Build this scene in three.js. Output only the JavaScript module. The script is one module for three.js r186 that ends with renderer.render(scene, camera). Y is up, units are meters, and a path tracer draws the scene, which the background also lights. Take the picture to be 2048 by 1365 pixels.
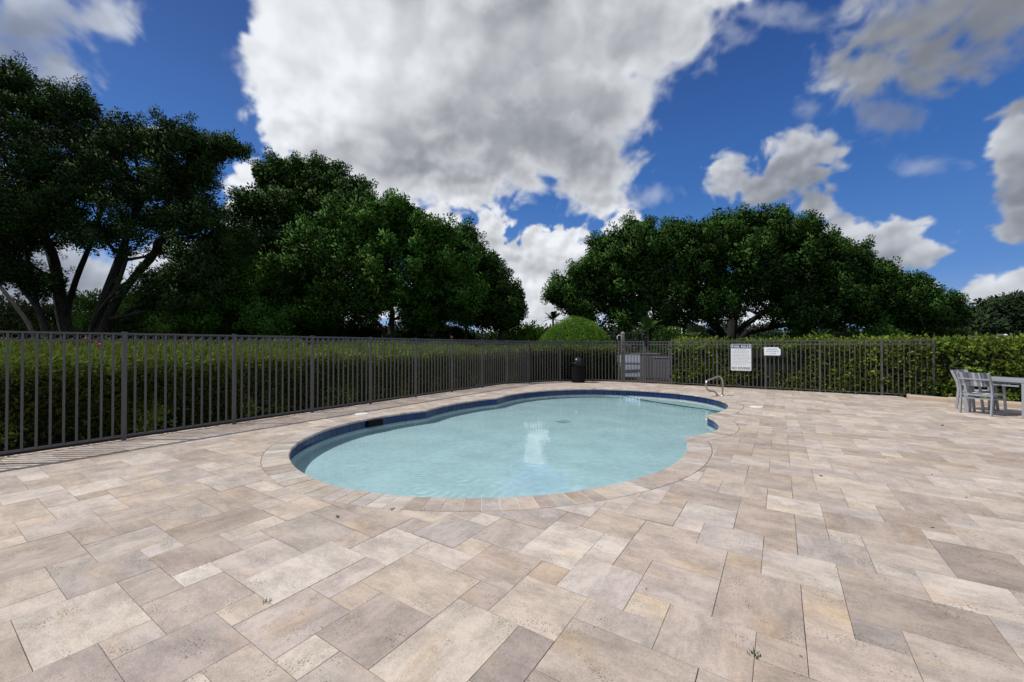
import * as THREE from 'three';
import { mergeGeometries } from 'three/addons/utils/BufferGeometryUtils.js';
import { RoundedBoxGeometry } from 'three/addons/geometries/RoundedBoxGeometry.js';

// ------------------------------------------------------------------ camera, sky, sun, exposure
const EYE = 1.445, FOC = 815, HOR = 690;                 // eye height in metres; lens and horizon row of the 2048-wide photograph
const scene = new THREE.Scene();
const camera = new THREE.PerspectiveCamera(79.88, 2048 / 1365, 0.05, 900);
camera.position.set(0, EYE, 0);
camera.rotation.set(Math.atan(7.5 / FOC), 0, 0);
const SUN_EL = 55 * Math.PI / 180;
const SUN = new THREE.Vector3(-Math.cos(SUN_EL), Math.sin(SUN_EL), 0.06 * Math.cos(SUN_EL)).normalize();
const sun = new THREE.DirectionalLight(new THREE.Color(1, 0.97, 0.925), 3.5);
sun.position.copy(SUN).multiplyScalar(80); sun.castShadow = true;
Object.assign(sun.shadow.camera, { left: -45, right: 45, top: 45, bottom: -45, near: 1, far: 200 });
sun.shadow.mapSize.set(4096, 4096);
scene.add(sun, sun.target);
const EXPOSURE = 1.06;

// ------------------------------------------------------------------ small tools
let seed = 7;
const rnd = () => { seed = (seed + 0x6D2B79F5) | 0; let t = Math.imul(seed ^ seed >>> 15, 1 | seed); t = t + Math.imul(t ^ t >>> 7, 61 | t) ^ t; return ((t ^ t >>> 14) >>> 0) / 4294967296; };
const rr = (a, b) => a + (b - a) * rnd();
const clamp = (x, a = 0, b = 1) => x < a ? a : x > b ? b : x;
const smooth = (a, b, x) => { const t = clamp((x - a) / (b - a)); return t * t * (3 - 2 * t); };
const lin = c => c <= 0.04045 ? c / 12.92 : ((c + 0.055) / 1.055) ** 2.4;
const L3 = (r, g, b) => [lin(r / 255), lin(g / 255), lin(b / 255)];
const V = (x, y, z) => new THREE.Vector3(x, y, z);

const PERM = new Uint8Array(512);
{ seed = 11; const p = [...Array(256).keys()]; for (let i = 255; i > 0; i--) { const j = Math.floor(rnd() * (i + 1)); [p[i], p[j]] = [p[j], p[i]]; } for (let i = 0; i < 512; i++) PERM[i] = p[i & 255]; }
const grad = (h, x, y, z) => { h &= 15; const u = h < 8 ? x : y, v = h < 4 ? y : h === 12 || h === 14 ? x : z; return ((h & 1) ? -u : u) + ((h & 2) ? -v : v); };
function noise(x, y, z) {
  const fx = Math.floor(x), fy = Math.floor(y), fz = Math.floor(z), X = fx & 255, Y = fy & 255, Z = fz & 255;
  x -= fx; y -= fy; z -= fz;
  const u = x * x * x * (x * (x * 6 - 15) + 10), v = y * y * y * (y * (y * 6 - 15) + 10), w = z * z * z * (z * (z * 6 - 15) + 10);
  const A = PERM[X] + Y, AA = PERM[A] + Z, AB = PERM[A + 1] + Z, B = PERM[X + 1] + Y, BA = PERM[B] + Z, BB = PERM[B + 1] + Z;
  const l = (t, a, b) => a + t * (b - a);
  return l(w, l(v, l(u, grad(PERM[AA], x, y, z), grad(PERM[BA], x - 1, y, z)), l(u, grad(PERM[AB], x, y - 1, z), grad(PERM[BB], x - 1, y - 1, z))),
    l(v, l(u, grad(PERM[AA + 1], x, y, z - 1), grad(PERM[BA + 1], x - 1, y, z - 1)), l(u, grad(PERM[AB + 1], x, y - 1, z - 1), grad(PERM[BB + 1], x - 1, y - 1, z - 1))));
}
function fbm(x, y, z, o = 4) { let s = 0, a = 0.5; for (let i = 0; i < o; i++) { s += a * noise(x, y, z); x = x * 2.03 + 17.3; y = y * 2.03 + 5.1; z = z * 2.03 + 9.7; a *= 0.5; } return s; }

// a place on the ground plane (or at height y) seen at a pixel of the photograph; a place at a given depth; a direction
const gp = (px, py, y = 0) => { const Z = (EYE - y) * FOC / (py - HOR); return [(px - 1024) * Z / FOC, Z]; };
const at = (px, py, d) => V((px - 1024) * d / FOC, EYE + (HOR - py) * d / FOC, -d);
const aim = (px, py) => V((px - 1024) / FOC, (HOR - py) / FOC, -1).normalize();

const used = new Map();
function numbered(n) { const k = used.get(n) || 0; used.set(n, k + 1); return k ? `${n}_${String(k).padStart(3, '0')}` : n; }
function tag(o, label, category, group) { o.userData.label = label; o.userData.category = category; if (group) o.userData.group = group; return o; }
function thing(name, label, category, [x, y, z] = [0, 0, 0], turn = 0, group) {
  const o = new THREE.Group(); o.name = numbered(name); o.position.set(x, y, z); o.rotation.y = turn; scene.add(o);
  return tag(o, label, category, group);
}
function part(name, geo, m, parent) {
  const g = Array.isArray(geo) ? (geo.length > 1 ? mergeGeometries(geo.map(q => q.index ? q.toNonIndexed() : q)) : geo[0]) : geo;
  const o = new THREE.Mesh(g, m); o.name = numbered(name); o.castShadow = o.receiveShadow = true; parent.add(o); return o;
}
function setting(name, label) { const o = new THREE.Group(); o.name = numbered(name); o.userData.kind = 'structure'; o.userData.label = label; scene.add(o); return o; }
function settingMesh(name, geo, m, label) { const o = part(name, geo, m, scene); o.userData.kind = 'structure'; o.userData.label = label; return o; }
const M4 = new THREE.Matrix4();
const box = (w, h, d, x = 0, y = 0, z = 0, turn = 0) => new THREE.BoxGeometry(w, h, d).applyMatrix4(M4.makeRotationY(turn).setPosition(x, y, z));
const rbox = (w, h, d, r, x = 0, y = 0, z = 0) => new RoundedBoxGeometry(w, h, d, 2, r).translate(x, y, z);
function bar(a, b, w, h) {                                             // a straight bar of section w x h from a to b
  const d = b.clone().sub(a), g = new THREE.BoxGeometry(w, h, d.length());
  const z = d.normalize(), x = V(0, 1, 0).cross(z); if (x.lengthSq() < 1e-6) x.set(1, 0, 0); x.normalize();
  return g.applyMatrix4(new THREE.Matrix4().makeBasis(x, z.clone().cross(x), z).setPosition(a.clone().add(b).multiplyScalar(0.5)));
}
const tube = (pts, r, n = 24, s = 8) => new THREE.TubeGeometry(new THREE.CatmullRomCurve3(pts, false, 'centripetal'), n, r, s);
function limb(pts, r0, r1, n = 10, s = 8, wob = 0.12) {                 // a tapering branch with an uneven round section
  const c = new THREE.CatmullRomCurve3(pts, false, 'centripetal'), g = new THREE.TubeGeometry(c, n, 1, s), p = g.attributes.position, uv = g.attributes.uv, len = c.getLength(), o = rnd() * 50;
  for (let i = 0; i <= n; i++) {
    const m = c.getPointAt(i / n), t = i / n, r = (r0 + (r1 - r0) * Math.pow(t, 0.8));
    for (let j = 0; j <= s; j++) {
      const k = i * (s + 1) + j, q = V().fromBufferAttribute(p, k).sub(m), f = r * (1 + wob * 2 * noise(o + Math.cos(j / s * 6.283) * 1.5, Math.sin(j / s * 6.283) * 1.5, t * len * 0.8 + o));
      p.setXYZ(k, m.x + q.x * f, m.y + q.y * f, m.z + q.z * f); uv.setXY(k, j / s * Math.max(0.4, 6 * r0), t * len * 0.6);
    }
  }
  g.computeVertexNormals(); return g;
}
function dataTex(n, f, srgb, h = n) {                                   // f(u, v) -> [r, g, b] in 0..1
  const a = new Uint8Array(n * h * 4);
  for (let j = 0; j < h; j++) for (let i = 0; i < n; i++) { const c = f(i / n, j / h), k = (j * n + i) * 4; a[k] = clamp(c[0]) * 255; a[k + 1] = clamp(c[1]) * 255; a[k + 2] = clamp(c[2]) * 255; a[k + 3] = 255; }
  const t = new THREE.DataTexture(a, n, h); t.magFilter = THREE.LinearFilter; t.minFilter = THREE.LinearMipmapLinearFilter; t.wrapS = t.wrapT = THREE.RepeatWrapping; t.generateMipmaps = true;
  if (srgb) t.colorSpace = THREE.SRGBColorSpace; t.needsUpdate = true; return t;
}
const mat = (c, rough = 0.8, extra = {}) => { const m = new THREE.MeshStandardMaterial({ roughness: rough, ...extra }); m.color.setRGB(...c); return m; };

// ------------------------------------------------------------------ sky: clear air and cumulus, computed for every direction
{
  const W = 3072, H = 1536, data = new Float32Array(W * H * 4);
  // cloud masses: centre, half sizes (both in units of the photograph's plane), softness of the edge
  const B = [], D = [];
  const blob = (x, y, rx, ry, soft = 0.16, gain = 1) => { const c = aim(x, y), a = aim(x + rx, y), b = aim(x, y - ry); B.push(mk(c, a, b, soft, gain)); };
  const dark = (x, y, rx, ry, s) => { const c = aim(x, y), a = aim(x + rx, y), b = aim(x, y - ry); D.push(mk(c, a, b, 0, s)); };
  function mk(c, a, b, soft, gain) {
    a = a.clone().divideScalar(a.dot(c)).sub(c); b = b.clone().divideScalar(b.dot(c)).sub(c);
    const aa = a.dot(a), ab = a.dot(b), bb = b.dot(b), det = aa * bb - ab * ab;
    return { c, sx: a.clone().multiplyScalar(bb / det).addScaledVector(b, -ab / det), sy: b.clone().multiplyScalar(aa / det).addScaledVector(a, -ab / det), soft, gain, small: 1 - smooth(0.055, 0.115, Math.sqrt(Math.min(aa, bb))), cut: Math.cos(Math.min(1.4, 2.1 * Math.atan(Math.sqrt(Math.max(aa, bb))))) };
  }
  // the great cumulus over the pool
  for (const q of [[595, 95, 118, 150], [590, 225, 84, 95], [660, 295, 110, 80], [770, 60, 230, 210], [820, 230, 240, 170], [1010, 70, 270, 230], [1000, 260, 270, 155], [1200, 60, 230, 165], [1330, 45, 150, 125], [1225, 210, 110, 120], [800, 355, 140, 75], [920, 365, 130, 66], [1190, 365, 84, 80], [1165, 300, 90, 80], [900, -170, 520, 260], [1420, -30, 110, 90], [940, 150, 230, 190], [1120, 210, 200, 170], [1210, 400, 70, 44]]) blob(...q, q[0] > 1150 ? 0.5 : q[1] > 300 ? 0.4 : 0.2);
  for (const q of [[880, 305, 170, 80, 0.75], [1010, 250, 200, 120, 0.45], [1060, 310, 170, 90, 0.4], [1170, 130, 230, 200, 0.48], [1190, 340, 130, 110, 0.42], [1000, -40, 400, 130, 0.25], [1320, 60, 150, 120, 0.2], [720, 320, 120, 60, 0.3], [960, 120, 160, 110, 0.12]]) dark(...q);
  // thin grey cloud at the upper left
  for (const q of [[50, 40, 170, 120], [190, 35, 100, 60], [100, 150, 110, 70], [-60, 120, 150, 160]]) blob(...q, 0.75, 0.72);
  for (const q of [[0, 120, 190, 130, 0.75], [100, 60, 190, 80, 0.35]]) dark(...q);
  // small bright cumulus between and above the trees
  for (const q of [[302, 265, 36, 20], [505, 360, 52, 48], [485, 425, 44, 55], [880, 455, 46, 52], [980, 462, 42, 46], [1025, 510, 46, 26], [1112, 500, 86, 46], [1170, 520, 50, 34], [1245, 462, 42, 50], [1225, 500, 50, 40], [1050, 560, 100, 52], [1130, 600, 90, 60], [1080, 640, 130, 50], [1010, 590, 60, 70]]) blob(...q, 0.14);
  for (const q of [[985, 485, 80, 40, 0.35], [1110, 535, 110, 22, 0.5], [1120, 630, 100, 30, 0.3], [890, 490, 50, 20, 0.2], [1040, 600, 70, 18, 0.25]]) dark(...q);
  // right half
  for (const q of [[1810, 50, 165, 110], [1960, 30, 150, 110], [1715, 145, 105, 75], [1850, 115, 150, 80], [2060, -10, 150, 110]]) blob(...q, 0.75, 0.97);
  for (const q of [[1900, 80, 280, 140, 0.75], [1760, 140, 200, 100, 0.55], [2040, 60, 160, 160, 0.6]]) dark(...q);
  for (const q of [[1785, 235, 85, 52], [1745, 220, 40, 30]]) blob(...q, 0.85, 0.5);
  dark(1790, 240, 110, 70, 0.75);
  for (const q of [[1540, 22, 110, 30], [1600, 40, 70, 26], [1470, 60, 50, 30], [1850, 330, 90, 26], [1620, 215, 40, 26], [1300, 390, 60, 30]]) blob(...q, 1.2, 0.34);
  for (const q of [[1462, 345, 56, 44], [1605, 305, 82, 58], [1590, 345, 90, 50], [1530, 378, 130, 40], [1640, 412, 44, 32]]) blob(...q, 0.5, 0.95);
  for (const q of [[1540, 390, 170, 50, 0.6], [1640, 345, 90, 60, 0.4]]) dark(...q);
  for (const q of [[2045, 275, 66, 80], [2020, 330, 50, 50], [2055, 425, 76, 66], [2100, 330, 80, 110]]) blob(...q, 0.3, 0.95);
  dark(2060, 440, 120, 85, 0.8); dark(2060, 340, 100, 80, 0.45); dark(1560, 340, 170, 100, 0.4); dark(1770, 500, 190, 100, 0.15);
  for (const q of [[1690, 478, 58, 46], [1790, 490, 105, 60], [1755, 520, 110, 38], [1830, 505, 60, 40], [1800, 560, 52, 22], [1840, 575, 50, 16], [1995, 588, 90, 32], [2040, 570, 60, 38]]) blob(...q, 0.2, 0.95);
  for (const q of [[1780, 535, 140, 34, 0.55], [1780, 500, 150, 70, 0.2], [1990, 600, 110, 34, 0.5]]) dark(...q);
  // low cloud behind the trees
  for (const q of [[20, 560, 160, 110], [170, 590, 150, 90], [330, 560, 130, 90], [520, 590, 140, 70], [700, 600, 150, 60], [1380, 600, 170, 46], [1560, 620, 150, 40], [1300, 640, 120, 36]]) blob(...q, 0.3, 0.9);
  for (const q of [[30, 540, 190, 110, 0.75], [330, 600, 330, 80, 0.5]]) dark(...q);
  // the same kind of sky all round
  seed = 5;
  const fwd = V(0, 0, -1);
  for (let i = 0, n = 0; i < 4000 && n < 70; i++) {
    const el = Math.asin(Math.pow(rnd(), 0.9)), az = rnd() * 6.283, c = V(Math.cos(el) * Math.cos(az), Math.sin(el), Math.cos(el) * Math.sin(az)), r = rr(0.07, 0.3);
    if (c.z < -0.1) { const x = Math.abs(c.x / c.z), y = c.y / -c.z; if (x < 1.32 + r && y < 0.86 + r) continue; }
    if (c.dot(SUN) > 0.97) continue;
    n++;
    const e = V(-c.z, 0, c.x).normalize(), u = c.clone().cross(e).multiplyScalar(-1);
    const a = c.clone().addScaledVector(e, r * rr(1, 1.7)), b = c.clone().addScaledVector(u, r * rr(0.5, 0.9));
    B.push(mk(c, a, b, rr(0.15, 0.5), 0.96));
    const dn = c.clone().addScaledVector(u, -r * 0.25).normalize(); D.push(mk(dn, dn.clone().addScaledVector(e, r * 1.3), dn.clone().addScaledVector(u, r * 0.5), 0, rr(0.3, 0.8)));
  }
  const zen = L3(36, 76, 143), mid = L3(62, 112, 184), low = L3(98, 146, 212), hor = L3(150, 183, 222);
  const white = [0.83, 0.86, 0.90], grey = [0.155, 0.17, 0.20];
  const off = SUN.clone().multiplyScalar(0.03);
  const d = V();
  const sum = (o, x, y, z) => { const w = x * o.c.x + y * o.c.y + z * o.c.z; if (w < o.cut) return 9; const s = (x * o.sx.x + y * o.sx.y + z * o.sx.z) / w - (o.c.x * o.sx.x + o.c.y * o.sx.y + o.c.z * o.sx.z), t = (x * o.sy.x + y * o.sy.y + z * o.sy.z) / w - (o.c.x * o.sy.x + o.c.y * o.sy.y + o.c.z * o.sy.z); return Math.sqrt(s * s + t * t); };
  const G = 32, cand = (list, reach) => {                                  // which masses touch each block of directions
    const out = [];
    for (let j = 0; j < H / G; j++) for (let i = 0; i < W / G; i++) {
      const dir = (ii, jj) => { const el = (jj / H - 0.5) * Math.PI, az = (ii / W - 0.5) * 2 * Math.PI; return [Math.cos(el) * Math.cos(az), Math.sin(el), Math.cos(el) * Math.sin(az)]; };
      const o = []; if ((j + 1) * G >= H / 2 - 20) { const pts = [dir((i + 0.5) * G, (j + 0.5) * G), dir(i * G, j * G), dir((i + 1) * G, j * G), dir(i * G, (j + 1) * G), dir((i + 1) * G, (j + 1) * G)]; for (const q of list) if (pts.some(p => sum(q, ...p) < reach)) o.push(q); }
      out.push(o);
    }
    return out;
  };
  const near = cand(B, 2.2), shades = cand(D, 1.9);
  const bell = (v, c, w) => Math.exp(-((v - c) ** 2) / (w * w));
  for (let j = 0; j < H; j++) {
    const el = ((j + 0.5) / H - 0.5) * Math.PI, e = Math.max(0, el) * 180 / Math.PI, ce = Math.cos(el), y = Math.sin(el);
    const t1 = smooth(0, 9, e), t2 = smooth(4, 21, e), t3 = smooth(15, 38, e);
    for (let i = 0; i < W; i++) {
      const k = (j * W + i) * 4; data[k + 3] = 1;
      if (el < -0.02) { data[k] = 0.2; data[k + 1] = 0.24; data[k + 2] = 0.22; continue; }
      const az = ((i + 0.5) / W - 0.5) * 2 * Math.PI, x = ce * Math.cos(az), z = ce * Math.sin(az);
      const sunny = Math.pow(clamp(0.5 + 0.5 * (x * SUN.x + y * SUN.y + z * SUN.z)), 2.5);
      let c0 = 0, c1 = 0, c2 = 0;
      { const f = q => { let v = hor[q] + (low[q] - hor[q]) * t1; v += (mid[q] - v) * t2; v += (zen[q] - v) * t3; return v * (0.88 + 0.3 * sunny) + sunny * [0.034, 0.034, 0.022][q]; }; c0 = f(0); c1 = f(1); c2 = f(2); }
      const cell = Math.floor(j / G) * (W / G) + Math.floor(i / G);
      let ws = 0, soft = 0.2, gain = 1, S = 0, F = -9, sm = 0;
      for (const o of near[cell]) { const f = 1 - sum(o, x, y, z); if (f < -1.2) continue; const w = Math.exp(6 * f); ws += w; soft += w * (o.soft - soft) / ws; gain += w * (o.gain - gain) / ws; sm += w * (o.small - sm) / ws; F = Math.max(F, f); }
      if (ws > 0) {
        F = 0.55 * F + 0.45 * Math.log(ws) / 6;
        const qx = x + 0.030 * noise(x * 13, y * 13, z * 13 + 5), qy = y + 0.026 * noise(x * 13 + 9, y * 13, z * 13);
        const big = fbm(x * 6, y * 8, z * 6, 2), n0 = fbm(qx * 13 + 40, qy * 17, z * 13, 7), n1 = sm > 0.02 ? fbm(qx * 31 + 4, qy * 36, z * 31, 5) : 0, n = n0 + sm * (0.25 * n0 + 1.25 * n1 - n0), D0 = F - 0.04 + 0.10 * sm + 0.42 * big * (1 - 0.4 * sm) + 0.85 * n;
        const al = gain * smooth(-0.04, 0.10 + soft, D0 + 0.9 * Math.max(0, F - 0.18) * smooth(0.72, 0.5, soft) * (1 - 0.7 * sm));
        if (al > 0.002) {
          for (const o of shades[cell]) { const r = sum(o, x, y, z); if (r < 1.9) S = 1 - (1 - S) * (1 - o.gain * smooth(1.85, 0, r)); }
          const m0 = fbm(x * 4.5 + 7, y * 5.5, z * 4.5, 3), m1 = fbm(x * 8 + 3, y * 9, z * 8, 4), m2 = fbm((x + off.x) * 8 + 3, (y + off.y) * 9, (z + off.z) * 8, 4), k1 = sm > 0.02 ? fbm(x * 20 + 3, y * 22, z * 20, 3) : 0, k2 = sm > 0.02 ? fbm((x + off.x * 0.5) * 20 + 3, (y + off.y * 0.5) * 22, (z + off.z * 0.5) * 20, 3) : 0;
          const thick = smooth(0.0, 0.9, D0), billow = clamp(((m1 - m2) * (1 - sm) + (k1 - k2) * sm) * 1.2, -0.3, 0.3);
          const dull = 0.22 * smooth(0.22, 0.75, x) * (z < 0 ? 1 : 0.6) * smooth(0, 0.3, y);
          let sh = S * (0.45 + 0.35 * sm + (0.55 - 0.35 * sm) * thick) * (0.95 - 0.3 * m0) + 0.03 + 0.06 * thick * (1 - 0.6 * sm) + dull - billow * (0.20 + 0.26 * (1 - S) + 0.14 * sm) - 0.05 * m1 + 0.02 * sm;
          sh = sh < 0.7 ? Math.max(0, sh) : 0.7 + 0.3 * (1 - Math.exp(-(sh - 0.7) / 0.3));
          c0 += (white[0] + (grey[0] - white[0]) * sh - c0) * al; c1 += (white[1] + (grey[1] - white[1]) * sh - c1) * al; c2 += (white[2] + (grey[2] - white[2]) * sh - c2) * al;
        }
      }
      data[k] = c0; data[k + 1] = c1; data[k + 2] = c2;
    }
  }
  const sky = new THREE.DataTexture(data, W, H, THREE.RGBAFormat, THREE.FloatType);
  sky.mapping = THREE.EquirectangularReflectionMapping; sky.magFilter = THREE.LinearFilter; sky.needsUpdate = true;
  scene.background = sky; scene.environment = sky;
}

// ------------------------------------------------------------------ materials
seed = 21;
const travertine = dataTex(1536, (u, v) => {                             // one sheet of 2.4 m: filled travertine with bands, clouds and pits; multiplies each paver's own tone
  const x = u * 2.4, y = v * 2.4;
  const wx = x + 0.05 * fbm(x * 2.5, y * 2.5, 3, 3), wy = y + 0.04 * fbm(x * 3, y * 3, 8, 3);
  const cloud = fbm(wx * 3.2, wy * 5, 1, 3), band = fbm(wx * 8, wy * 30, 5, 3), mott = fbm(wx * 20, wy * 27, 41, 4), grain = noise(x * 200, y * 240, 2) * 0.55 + noise(x * 75, y * 110, 4) * 0.45;
  const warm = smooth(0.05, 0.42, fbm(wx * 2.2 + 9, wy * 4, 6, 3)), pale = smooth(0.1, 0.4, fbm(wx * 3 + 3, wy * 5, 12, 4));
  const zone = smooth(-0.02, 0.3, fbm(wx * 4, wy * 7, 15, 3)), pit = smooth(0.38, 0.52, noise(x * 78, y * 125, 20) + 0.4 * noise(x * 190, y * 230, 22) + 0.16 * zone - 0.1) * (0.25 + 0.75 * zone);
  const fleck = smooth(0.38, 0.55, noise(x * 120, y * 150, 31)) * zone;
  let l = 0.915 + 0.22 * cloud + 0.06 * band + 0.11 * mott + 0.15 * grain + 0.085 * pale + 0.05 * fleck;
  l *= 1 - 0.4 * pit;
  return [l * (1 + 0.03 * warm), l * (1 - 0.004 * warm), l * (1.01 - 0.06 * warm)];
}, true);
const stoneBump = dataTex(1024, (u, v) => { const x = u * 2.4, y = v * 2.4; const zone = smooth(-0.02, 0.3, fbm(x * 4, y * 7, 15, 3)); const p = smooth(0.42, 0.6, noise(x * 62, y * 105, 20) + 0.16 * zone - 0.1); const g = clamp(0.75 + 0.12 * noise(x * 120, y * 120, 3) + 0.1 * noise(x * 40, y * 55, 6) - 0.6 * p * zone); return [g, g, g]; });
const M = {
  paver: mat([1, 1, 1], 0.72, { map: travertine, bumpMap: stoneBump, bumpScale: 0.004, vertexColors: true }),
  bed: mat([0.15, 0.13, 0.108], 0.95),
  grout: mat([0.62, 0.55, 0.45], 0.9),
  soil: mat([0.03, 0.022, 0.016], 1),
  metal: mat([0.088, 0.083, 0.080], 0.42),
  plaster: mat([0.42, 0.60, 0.625], 0.7, { map: dataTex(512, (u, v) => { const l = 0.95 + 0.10 * fbm(u * 9, v * 9, 2, 4) + 0.05 * noise(u * 60, v * 60, 5); return [l, l, l]; }, true) }),
  blue: mat([0.010, 0.020, 0.098], 0.12),
  blue2: mat([0.007, 0.015, 0.076], 0.12),
  blue3: mat([0.013, 0.027, 0.12], 0.15),
  tileGrout: mat([0.17, 0.22, 0.34], 0.7),
  black: Object.assign(new THREE.MeshPhysicalMaterial({ roughness: 0.28, specularIntensity: 0.6 }), { color: new THREE.Color().setRGB(0.006, 0.006, 0.0075) }),
  blackDull: Object.assign(new THREE.MeshPhysicalMaterial({ roughness: 0.7, specularIntensity: 0.3 }), { color: new THREE.Color().setRGB(0.006, 0.006, 0.007) }),
  chrome: mat([0.47, 0.42, 0.36], 0.27, { metalness: 1 }),
  white: mat([0.78, 0.77, 0.74], 0.45),
  alu: mat([0.33, 0.345, 0.37], 0.45, { metalness: 0.15 }),
  curb: mat([0.43, 0.335, 0.25], 0.85),
  greyWood: mat([0.24, 0.225, 0.205], 0.85),
  grass: mat([0.05, 0.085, 0.022], 1),
};
const barkTex = dataTex(512, (u, v) => { const s = fbm(u * 26, v * 5, 3, 4), b = noise(u * 8, v * 9, 7); const l = 0.62 + 0.45 * s + 0.18 * b; return [l, l * 0.95, l * 0.9]; }, true);
M.bark = mat([0.20, 0.185, 0.165], 0.95, { map: barkTex, bumpMap: barkTex, bumpScale: 0.02 });
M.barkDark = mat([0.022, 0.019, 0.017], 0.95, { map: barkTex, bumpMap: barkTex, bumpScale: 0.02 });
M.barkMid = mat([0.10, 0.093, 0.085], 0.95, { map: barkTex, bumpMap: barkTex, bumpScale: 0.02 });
M.twig = mat([0.2, 0.165, 0.12], 0.9);
const grassTex = dataTex(512, (u, v) => { const l = 0.75 + 0.5 * noise(u * 40, v * 40, 1) + 0.3 * noise(u * 140, v * 140, 3); return [l, l, l * 0.9]; }, true);
grassTex.repeat.set(160, 160); M.grass.map = grassTex;

// ------------------------------------------------------------------ the paver lattice and the pool's outline
const O2 = [0.168, 0.0706], E1 = [0.11227, 0.17117], E2 = [0.17117, -0.11227], CELL = 0.2047;   // Versailles pattern: 20 cm cells, axes on the ground (x, depth)
const cell = (a, b) => [O2[0] + a * E1[0] + b * E2[0], O2[1] + a * E1[1] + b * E2[1]];
const eU = [E1[0] / CELL, E1[1] / CELL], eV = [E2[0] / CELL, E2[1] / CELL];
const UV = (u, v) => [u * 0.5579 + v * 0.8299, u * 0.8299 - v * 0.5579];                         // along / across the fence directions
const arcs = [
  [[2.70, 6.33], [2.57, 5.95], [2.42, 5.61], [2.20, 5.25], [1.97, 4.95], [1.69, 4.66], [1.32, 4.38], [1.0, 4.19], [0.67, 4.04], [0.37, 3.94], [0.03, 3.87], [-0.3, 3.84], [-0.59, 3.84], [-0.93, 3.88], [-1.28, 3.96], [-1.63, 4.09], [-1.96, 4.27], [-2.33, 4.57], [-2.72, 5.01], [-3.0, 5.48], [-3.16, 5.96], [-3.22, 6.47], [-3.18, 7.04], [-2.99, 7.67], [-2.68, 8.20], [-2.30, 8.66], [-1.89, 9.04]],
  [[-1.89, 9.04], [-1.66, 9.65], [-1.29, 10.24], [-0.75, 10.85], [-0.40, 11.14]],
  [[-0.40, 11.14], [-0.10, 11.80], [0.46, 12.5], [1.37, 13.10], [2.5, 13.36], [3.6, 13.15], [4.46, 12.68], [5.14, 11.98], [5.43, 11.11], [5.39, 10.30], [5.07, 9.53], [4.50, 8.80], [3.95, 8.29]],
  [[3.95, 8.29], [3.92, 7.96], [3.82, 7.56], [3.68, 7.22], [3.53, 6.98], [3.31, 6.74], [3.02, 6.54], [2.70, 6.33]]];
const rim = [];                                                           // [x, depth, tangent x, tangent depth] at even steps, clockwise
for (const a of arcs) {
  const c = new THREE.CatmullRomCurve3(a.map(p => V(p[0], 0, p[1])), false, 'centripetal'), n = Math.round(c.getLength() / 0.04);
  const seg = []; for (let i = 0; i <= n; i++) { const p = c.getPointAt(i / n), t = c.getTangentAt(i / n); seg.push([p.x, p.z, t.x, t.z]); }
  rim.push(seg);
}
const poolLine = rim.flatMap(s => s.slice(0, -1).map(p => [p[0], p[1]]));
function inside(P, x, z) { let k = false; for (let i = 0, j = P.length - 1; i < P.length; j = i++) if ((P[i][1] > z) !== (P[j][1] > z) && x < (P[j][0] - P[i][0]) * (z - P[i][1]) / (P[j][1] - P[i][1]) + P[i][0]) k = !k; return k; }
function segDist(P, x, z, closed = true) { let m = 1e9; for (let i = 0, j = P.length - 1; i < P.length; j = i++) { if (!closed && i === 0) continue; const ax = P[j][0], az = P[j][1], dx = P[i][0] - ax, dz = P[i][1] - az, t = clamp(((x - ax) * dx + (z - az) * dz) / (dx * dx + dz * dz + 1e-12)); const q = Math.hypot(x - ax - t * dx, z - az - t * dz); if (q < m) m = q; } return m; }
const poolDist = (x, z) => (inside(poolLine, x, z) ? -1 : 1) * segDist(poolLine, x, z);
const COPE = 0.295;

// fence posts (x, depth): the long left run, the rounded corner, then the far run
const leftPosts = [];
for (let k = -3; k <= 7; k++) { const u = 1.85 + k * 1.497; leftPosts.push(UV(u, -8.29 - 0.022 * clamp(u, 0, 9))); }
const cornerPosts = [[13.16, -8.05], [14.36, -7.36], [15.15, -6.36]].map(p => UV(...p));
const ringPosts = [...leftPosts, ...cornerPosts];
const plainPosts = [cornerPosts[2], UV(15.5, -5.4), UV(15.56, -4.47)];
const gatePosts = [UV(15.56, -4.40), UV(15.56, -3.54)];
const farPosts = [UV(15.56, -3.46), UV(15.56, -1.96), UV(15.56, -0.55), UV(15.56, 0.86), UV(15.56, 2.27), UV(15.6, 3.33)];
const fencePath = [...ringPosts, ...plainPosts.slice(1), ...gatePosts, ...farPosts];
const curbPath = [[10.62, 10.86], [10.78, 10.5], [11.1, 9.95], [11.6, 9.25], [12.3, 8.35], [13.3, 7.1], [15, 5.2]];
const grow = (P, k) => P.map((p, i) => { const a = P[Math.max(0, i - 1)], b = P[Math.min(P.length - 1, i + 1)], dx = b[0] - a[0], dz = b[1] - a[1], l = Math.hypot(dx, dz); return [p[0] - dz / l * k, p[1] + dx / l * k]; });
const deckEdge = [...grow(fencePath.slice(0, -1), 0.1), [10.9, 11.5], ...curbPath, [16, -4], [-10.6, -4]];
const deckDist = (x, z) => (inside(deckEdge, x, z) ? 1 : -1) * segDist(deckEdge, x, z);

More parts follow.
